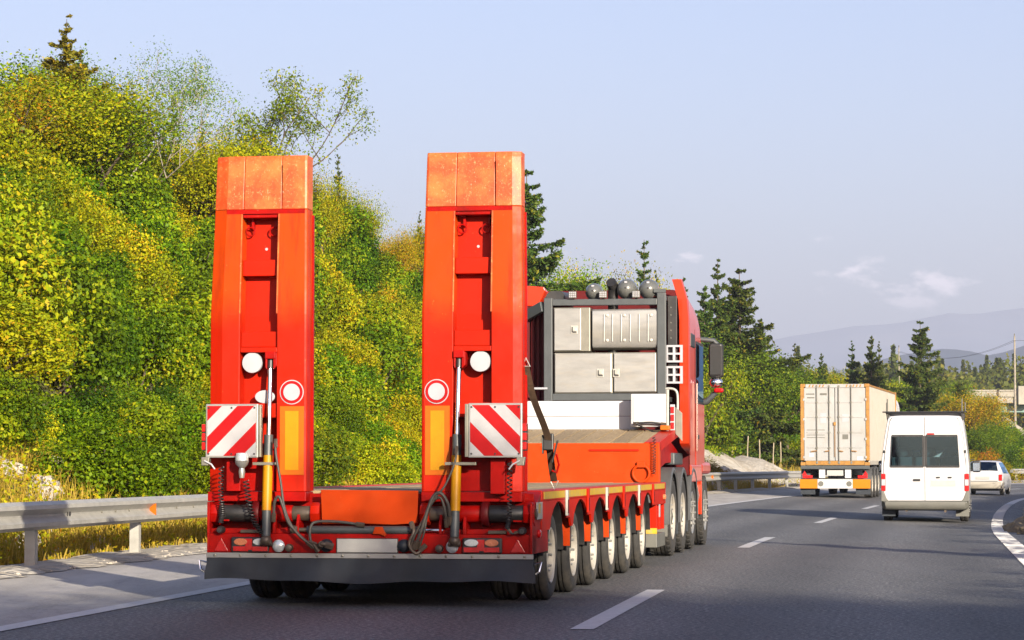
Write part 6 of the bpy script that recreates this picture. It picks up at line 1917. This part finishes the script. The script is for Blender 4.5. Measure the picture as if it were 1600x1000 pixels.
# ---- undergrowth and dry grass
def scatter_stuff(name, label, cat, n, trange, yrange, leaf, mat, seed, blades=False, lift=.25):
    rng = np.random.default_rng(seed); C = []; tries = 0
    rnd = random.Random(seed)
    while len(C) < n and tries < n * 6:
        tries += 1
        yy = yrange[0] + (yrange[1] - yrange[0]) * rnd.random() ** 1.7; t = rnd.uniform(*trange)
        p = road_pt(yy, t)
        if not seen(p.x, p.y, 40): continue
        if blades and mnoise.noise(Vector((p.x * .5, p.y * .35, 2))) < -.18: continue
        C.append((p.x, p.y, gz(p.x, p.y)))
    C = np.array(C); k = len(C)
    if blades:
        h = leaf * rng.uniform(.4, 1.3, (k, 1)); a = rng.uniform(0, 6.28, k); lean_ = rng.normal(0, .28, (k, 2))
        w = .006 + .004 * rng.random((k, 1))
        side = np.stack([np.cos(a), np.sin(a), np.zeros(k)], 1) * w
        tip = C + np.concatenate([lean_ * h, h], 1); mid = C + np.concatenate([lean_ * h * .35, h * .55], 1)
        V_ = np.stack([C - side, C + side, mid + side * .8, tip, mid - side * .8], 1)
        V4 = np.stack([V_[:, 0], V_[:, 1], V_[:, 2], V_[:, 4]], 1)
        V_ = np.concatenate([C - side, C + side, mid + side * .8, mid - side * .8, tip, tip + side * .1]).reshape(6, k, 3).transpose(1, 0, 2).reshape(-1, 3)
        base = np.arange(k)[:, None] * 6
        Q = np.concatenate([base + np.array([[0, 1, 2, 3]]), base + np.array([[3, 2, 5, 4]])])
        me = fast_mesh(name, V_, Q, [mat], np.repeat(np.clip(rng.normal(.5, .25, k), 0, 1), 6))
    else:
        C[:, 2] += np.abs(rng.normal(0, lift, k))
        N = rng.normal(size=(k, 3)) * .6 + np.array([.1, -.3, .6]); L = leaf * rng.uniform(.6, 1.4, k)
        lv = leaf_arrays(C, N, L, L * .6, np.clip(rng.normal(.5, .22, k), 0, 1), rng)
        me = fast_mesh(name, lv[0], lv[1], [mat], lv[2])
    o = obj(name, me); tag(o, label, cat, kind='stuff'); return o
scatter_stuff('undergrowth', 'low leafy undergrowth between the bushes on the slope', 'undergrowth', 60000, (-22, -8.2), (24, 125), .075, 'leaf_yellow', 21)
scatter_stuff('undergrowth', 'low yellow herbs and weeds along the foot of the slope', 'undergrowth', 26000, (-10.2, -7.8), (24, 75), .055, 'leaf_autumn', 24, lift=.2)
scatter_stuff('dry_grass', 'dry yellow grass behind the guardrail', 'grass', 40000, (-11.2, -7.85), (22, 120), .42, 'dry_grass', 22, True)
scatter_stuff('dry_grass', 'short dry grass on the low bank by the gravel slope', 'grass', 12000, (-17, -8.5), (85, 190), .6, 'dry_grass', 23, True)

# ---- rocks
def rock_mesh(seed, flat=.7):
    bm = bmesh.new(); bmesh.ops.create_icosphere(bm, subdivisions=3, radius=1)
    for v in bm.verts:
        n_ = mnoise.fractal(v.co * 1.3 + Vector((seed * 3.1, 0, 0)), 1.0, 2.0, 4)
        c = mnoise.cell(v.co * 1.6 + Vector((seed, 0, 0)))
        v.co *= 1 + .32 * n_ + .12 * (c - .5)
        v.co.z *= flat
    me = bpy.data.meshes.new('rock'); bm.to_mesh(me); bm.free(); me.materials.append(M['rock']); return me
RM = [rock_mesh(s) for s in (1, 2, 3, 4)]
RMB = [rock_mesh(s) for s in (5, 6)]
for _m in RMB: _m.materials[0] = M['rock_brown']
def rock(px, py, yy, r, label, group):
    # sits on the slope
    x = W(px, yy); o = obj('rock', rv.choice(RM)); o.location = (x, yy, gz(x, yy) + r * .15)
    o.scale = (r * rv.uniform(.8, 1.3), r * rv.uniform(.8, 1.2), r * rv.uniform(.7, 1.1)); o.rotation_euler = (rv.uniform(-.4, .4), rv.uniform(-.4, .4), rv.uniform(0, 6))
    tag(o, label, 'rock', group)
for px, yy, r in ((8, 37.5, .36), (50, 38.6, .16), (62, 36.4, .26), (72, 37.4, .34), (92, 35.6, .22), (64, 34.8, .20), (102, 38.6, .22), (112, 37.4, .18), (40, 33.6, .20), (95, 33.4, .16), (142, 34.2, .18), (150, 35.0, .24), (20, 33.2, .15), (84, 40.4, .25), (105, 41.5, .2)):
    rock(px, 0, yy, r, 'pale limestone rock on the grassy slope behind the near guardrail', 'rocks behind the guardrail')
rock(573, 0, 62, .38, 'pale limestone rock in the bushes seen between the two ramps', 'rocks between the ramps')
for px, yy, r in ((1593, 50.5, .30), (1604, 53.5, .36), (1612, 48, .3), (1606, 57, .3), (1600, 61.5, .26)):
    x = W(px, yy); o = obj('rock', rv.choice(RMB)); o.location = (x, yy, gz(x, yy) + r * .15); o.scale = (r, r, r); o.rotation_euler = (.3, .2, rv.uniform(0, 6))
    tag(o, 'ochre rock on the inside verge at the right edge', 'rock', 'rocks on the right verge')

# bare gravel slope beside the container lorry
def scree():
    b = MB(); loops = []
    for j in range(40):
        yy = 100 + j * .82
        L = []
        for i in range(14):
            v = i / 13
            t = -8.4 - v * (5.4 + 1.0 * math.sin(j * .35) * (v))
            p = road_pt(yy, t); e = min(1, j / 7, (39 - j) / 9)
            up = .14 * e * math.sin(math.pi * min(1, max(0.0, v * 1.02))) + .10 * mnoise.fractal(Vector((yy * .8, t * 1.2, 0)), 1, 2, 4)
            z = gz(p.x, p.y) + up + 2.2 * e * v * (1 - v) * 1.6 - (.06 if v in (0, 1) else 0)
            L.append((p.x, p.y, z))
        loops.append(L)
    b.loft(loops, False, False, closed=False); tag(b.build('gravel_slope', 'gravel', smooth=60), kind='structure')
scree()

# ---- trees
SPR = [spruce_parts(s, 10, r, 'needle', n) for s, r, n in ((11, 3.2, 34000), (12, 2.8, 30000), (13, 3.7, 40000))]
SPG = [spruce_parts(14, 10, 3.0, 'needle_gold', 22000)]
SPT = [spruce_parts(15, 10, 1.9, 'needle', 8000, sparse=.8)]
def spruce(px, yy, ytop, label, lib=SPR, wide=1.0, group=None, k=None):
    x = W(px, yy); z = gz(x, yy); h = Ztop(ytop, yy) - z
    s = h / 10.0
    return plant_tree(lib[k if k is not None else rv.randrange(len(lib))], 'spruce_tree', label, 'spruce', x, yy, z - .05, (s * wide, s * wide, s), rv.uniform(0, 6.28), group)
BRO = {k: tree_parts(s, 8, sp, m, n, lf, clump=c, trunk_h=.20) for k, s, sp, m, n, lf, c in (('green', 31, .62, 'leaf_green', 17000, .15, .95), ('yellow', 32, .6, 'leaf_yellow', 17000, .145, .95), ('autumn', 33, .6, 'leaf_autumn', 16000, .145, .9), ('dark', 34, .62, 'leaf_dark', 17000, .16, 1.0))}
AIRY = tree_parts(41, 8, .55, 'leaf_green', 8500, .11, 'bark', .24, .40, 4, .5, .06)
BIRCH = tree_parts(42, 8, .60, 'leaf_green', 9000, .085, 'bark_pale', .22, .5, 5, .30, .05)
def broad(px, yy, ytop, label, kind, wide=1.0, group=None, lib=None, rz=None):
    x = W(px, yy); z = gz(x, yy); s = (Ztop(ytop, yy) - z) / 8.0
    return plant_tree(lib or BRO[kind], 'broadleaf_tree', label, 'tree', x, yy, z - .05, (s * wide, s * wide, s), rz if rz is not None else rv.uniform(0, 6.28), group)
# left skyline
broad(25, 62, 100, 'yellow-orange broadleaf tree at the left edge of the ridge', 'yellow', 1.5)
broad(-35, 58, 120, 'orange autumn tree cut by the left edge of the picture', 'autumn', 1.4)
broad(150, 64, 150, 'bushy green tree at the foot of the silver birch', 'green', 1.2)
broad(75, 63, 130, 'bushy green tree in front of the tall spruce at upper left', 'green', 1.2)
broad(45, 66, 62, 'full leafy green tree crowding the spruce at upper left', 'green', 1.3)
broad(128, 67, 85, 'full leafy green tree right of the spruce at upper left', 'green', 1.15)
spruce(1100, 137, 448, 'dark spruce just behind the tractor cab roof edge', SPR, 1.2, k=0)
spruce(1141, 143, 452, 'dark spruce filling the gap between the two tall ones', SPR, 1.3, k=1)
spruce(1187, 145, 498, 'lower dark spruce right of the broad tall one', SPR, 1.4, k=0)
broad(340, 72, 200, 'bushy green tree rising over the left edge of the left ramp', 'green', 1.0)
spruce(98, 64, 22, 'tall spruce with bare top shoots on the ridge at upper left', SPG, 1.25, k=0)
spruce(122, 66, 75, 'dark-hearted spruce leaning behind the tall one at upper left', SPR, 1.1, k=1)
broad(188, 68, 62, 'airy silver birch with thin hanging twigs on the left ridge', None, 1.0, None, BIRCH, .4)
broad(60, 70, 72, 'thin leafy birch behind the spruce at upper left', None, .7, None, BIRCH, 2.2)
spruce(230, 72, 168, 'thin young spruce right of the silver birch', SPT, .6, k=0)
spruce(268, 73, 142, 'thin spruce with bare upper trunk above the thicket', SPT, .75, k=0)
broad(300, 71, 190, 'yellow-green tree rising behind the top of the left ramp', 'yellow', 1.1)
spruce(313, 76, 175, 'small spruce tip behind the yellow-green tree', SPT, .6, k=0)
broad(425, 76, 106, 'young open-crowned tree above the left ramp', None, .95, None, AIRY, 1.0)
broad(372, 74, 215, 'low yellow-green tree just above the left ramp', 'yellow', .7)
broad(505, 82, 258, 'tall yellow-green tree right of the left ramp', 'yellow', .62)
broad(545, 86, 268, 'yellow-green tree with ragged right edge between the ramps', 'yellow', .66)
spruce(527, 92, 236, 'spruce tip poking over the trees between the ramps', SPT, .7, k=0)
broad(596, 90, 352, 'round-topped turning tree between the ramps', 'autumn', .7)
broad(640, 94, 345, 'green-gold tree touching the right ramp', 'yellow', .7)
spruce(655, 99, 330, 'small dark spruce half hidden by the right ramp', SPR, .6, k=1)
spruce(824, 98, 262, 'tall dark spruce just right of the right ramp', SPR, 1.15, k=2)
broad(858, 104, 410, 'bright green tree at the foot of the tall dark spruce', 'green', .85)
broad(908, 112, 408, 'small yellow-green tree behind the roof spotlights', 'yellow', .5)
broad(958, 114, 414, 'yellow-green tree behind the middle spotlight', 'yellow', .5)
spruce(1007, 112, 372, 'slender pointed spruce above the right spotlight', SPT, .85, k=0)
spruce(1068, 122, 430, 'small spruce tip above the tractor cab', SPT, .8, k=0)
spruce(1026, 120, 425, 'small dark spruce behind the rightmost spotlight', SPR, .6, k=1)
# right of the cab
spruce(1122, 138, 408, 'tall narrow spruce beside the tractor mirror', SPR, 1.0, k=1)
spruce(1157, 140, 418, 'broad tall spruce with sweeping right-hand boughs', SPR, 1.35, k=2)
broad(1128, 139, 520, 'dense green tree behind the tractor mirror', 'dark', 1.15)
broad(1165, 141, 535, 'dark green leafy tree left of the container', 'dark', 1.15)
broad(1205, 146, 545, 'dark leafy tree close to the container', 'dark', 1.15)
broad(1232, 150, 575, 'dark leafy tree touching the left edge of the container', 'dark', 1.15)
broad(1095, 112, 560, 'bright leafy tree right beside the tractor cab', 'green', .8)
spruce(1242, 160, 534, 'pale thin spruce tip left of the container', SPT, .8, k=0)
# behind the container and the van
lst = [(1262, 190, 575, 'yellow'), (1300, 195, 580, 'green'), (1345, 185, 590, 'yellow'), (1385, 190, 588, 'green'), (1415, 200, 592, 'green'), (1470, 190, 600, 'dark'), (1490, 182, 605, 'autumn'), (1225, 175, 590, 'green')]
for px, yy, tp, kd in lst:
    broad(px, yy, tp, {'yellow': 'yellow-green tree rising behind the container', 'green': 'green leafy tree in the belt behind the container and van', 'dark': 'dark green leafy tree behind the white van', 'autumn': 'orange-flecked tree behind the right side of the van'}[kd], kd, 1.15, 'trees behind the container and van')
spruce(1284, 185, 552, 'small spruce above the left end of the container', SPR, .8, k=0)
spruce(1332, 180, 534, 'dark small spruce above the middle of the container', SPR, .85, k=1)
spruce(1362, 178, 525, 'twin-tipped spruce above the right end of the container', SPR, .95, k=0)
spruce(1374, 180, 535, 'second tip of the twin spruces above the container', SPR, .7, k=1)
spruce(1438, 172, 500, 'tall crooked spruce with drooping boughs above the van', SPR, 1.1, k=2)
spruce(1500, 185, 590, 'short dark spruce right of the crooked one', SPR, 1.1, k=2)
broad(1562, 205, 612, 'small bright tree in front of the bridge', 'green', .8)
for i, (px, yy, tp) in enumerate(((1460, 230, 590), (1512, 215, 625), (1545, 176, 668), (1528, 170, 655))):
    broad(px, yy, tp, ('leafy tree far behind the van roof rack', 'leafy tree at the left end of the bridge', 'round green tree below the bridge', 'green tree between van and bridge')[i], ('green', 'green', 'green', 'dark')[i], 1.2)

# ---- wood on the far rise: reads as one mass
def far_wood():
    rng = np.random.default_rng(91); parts = []
    rnd = random.Random(91)
    for i in range(330):
        yy = rnd.uniform(380, 760); px = rnd.uniform(1120, 1700)
        x = W(px, yy); z = gz(x, yy); h = rnd.uniform(7, 12); con = rnd.random() < .3
        n = 520
        if con:
            u = rng.random(n) ** .7; r = (1 - u) * h * .19 * np.sqrt(rng.random(n)); a = rng.uniform(0, 6.28, n)
            C = np.stack([x + r * np.cos(a), yy + r * np.sin(a), z + h * 1.15 * u], 1); tb = .22
        else:
            d = rng.normal(size=(n, 3)); d /= np.linalg.norm(d, axis=1, keepdims=True)
            rr = rng.random((n, 1)) ** .35 * (1 + .22 * np.sin(d[:, :1] * 7 + i))
            C = np.array([x, yy, z + h * .55]) + d * rr * np.array([h * .36, h * .36, h * .46]); tb = rnd.uniform(.4, .7)
        N = rng.normal(size=(n, 3)) + np.array([.2, -.4, .5]); L = rng.uniform(.5, 1.1, n)
        parts.append((*leaf_arrays(C, N, L, L * .7, np.clip(rng.normal(tb, .15, n), 0, 1), rng), 0))
    V_, Q_, t_, m_ = join_arrays(parts)
    o = obj('far_wood', fast_mesh('far_wood', V_, Q_, ['far_leaf'], t_)); tag(o, 'mixed wood covering the far rise below the mountains', 'wood', kind='stuff')
far_wood()

# ---- fence posts on the bank left of the container
for i, px in enumerate((1143, 1167, 1186, 1207, 1219)):
    yy = 130 + i * 1.6; x = W(px, yy); z = gz(x, yy)
    b = MB(); b.tube([(0, 0, -.3), (.02, 0, 1.0), (.05 * (i % 2), 0, 1.6)], [.035, .032, .03], 8)
    o = b.build('fence_post', 'wood_post', smooth=50); o.location = (x, yy, z)
    tag(o, 'thin weathered fence post on the grassy bank left of the container', 'post', 'fence posts on the bank')

# ---- hedge, spruces and added rear trees on the inside verge, right of the picture, that shade the road
rs_ = random.Random(4)
yy = 2.0
while yy < 112:
    p = road_pt(yy, 8.3 + rs_.uniform(-.4, .6))
    o = obj('bush', BUSH['leaf_dark'][0]); s_ = rs_.uniform(1.2, 1.4)
    o.location = (p.x, p.y, gz(p.x, p.y) - .1); o.scale = (s_ * 1.2, s_ * 1.2, s_ * (.80 if 36 < yy < 60 else .85 if yy < 36 else 1.15)); o.rotation_euler = (0, 0, rs_.uniform(0, 6))
    tag(o, 'dark bush in the hedge along the inside verge, beyond the right edge', 'bush', 'hedge on the inside verge')
    yy += 3.0
for x, yy, h in ((10.5, 24.0, 5.6), (11.6, 21.0, 6.0)):
    plant_tree(SPR[1], 'spruce_tree', 'slender spruce in the inside hedge, beyond the right edge', 'spruce', x, yy, gz(x, yy), (h / 10 * .55, h / 10 * .55, h / 10), x, 'spruces in the inside hedge')
for i in range(13):  # unseen trees added behind the viewer, heights set to shade the near road
    x = 8.0 + 1.0 * i + rs_.uniform(-.3, .3); yy = -7.5 - (i % 3) * 2.6; h = 9.0 + (i % 3) * .75 + rs_.uniform(-.25, .25)
    plant_tree(BRO[('dark', 'green')[i % 2]], 'broadleaf_tree', 'leafy tree added behind the viewer to shade the near road', 'tree', x, yy, gz(x, yy), (h / 8 * 1.0, h / 8 * 1.0, h / 8), i * 1.7, 'added shade trees behind the viewer')

# ------------------------------------------------------------------ haze
M_h, n_, l_, b_ = new_mat('thin_haze')
n_.remove(b_)
pv = n_.new('ShaderNodeVolumePrincipled')
pv.inputs['Color'].default_value = (0.52, 0.59, 0.77, 1)
pv.inputs['Density'].default_value = 2.0e-4
pv.inputs['Anisotropy'].default_value = 0.0
l_.new(pv.outputs[0], n_['Material Output'].inputs['Volume'])
hb = MB(); hb.box(-6000, 8000, -400, 12500, -4.0, 640)
hz = hb.build('haze', M_h); tag(hz, 'thin pale haze over the far hills', 'haze', kind='stuff')
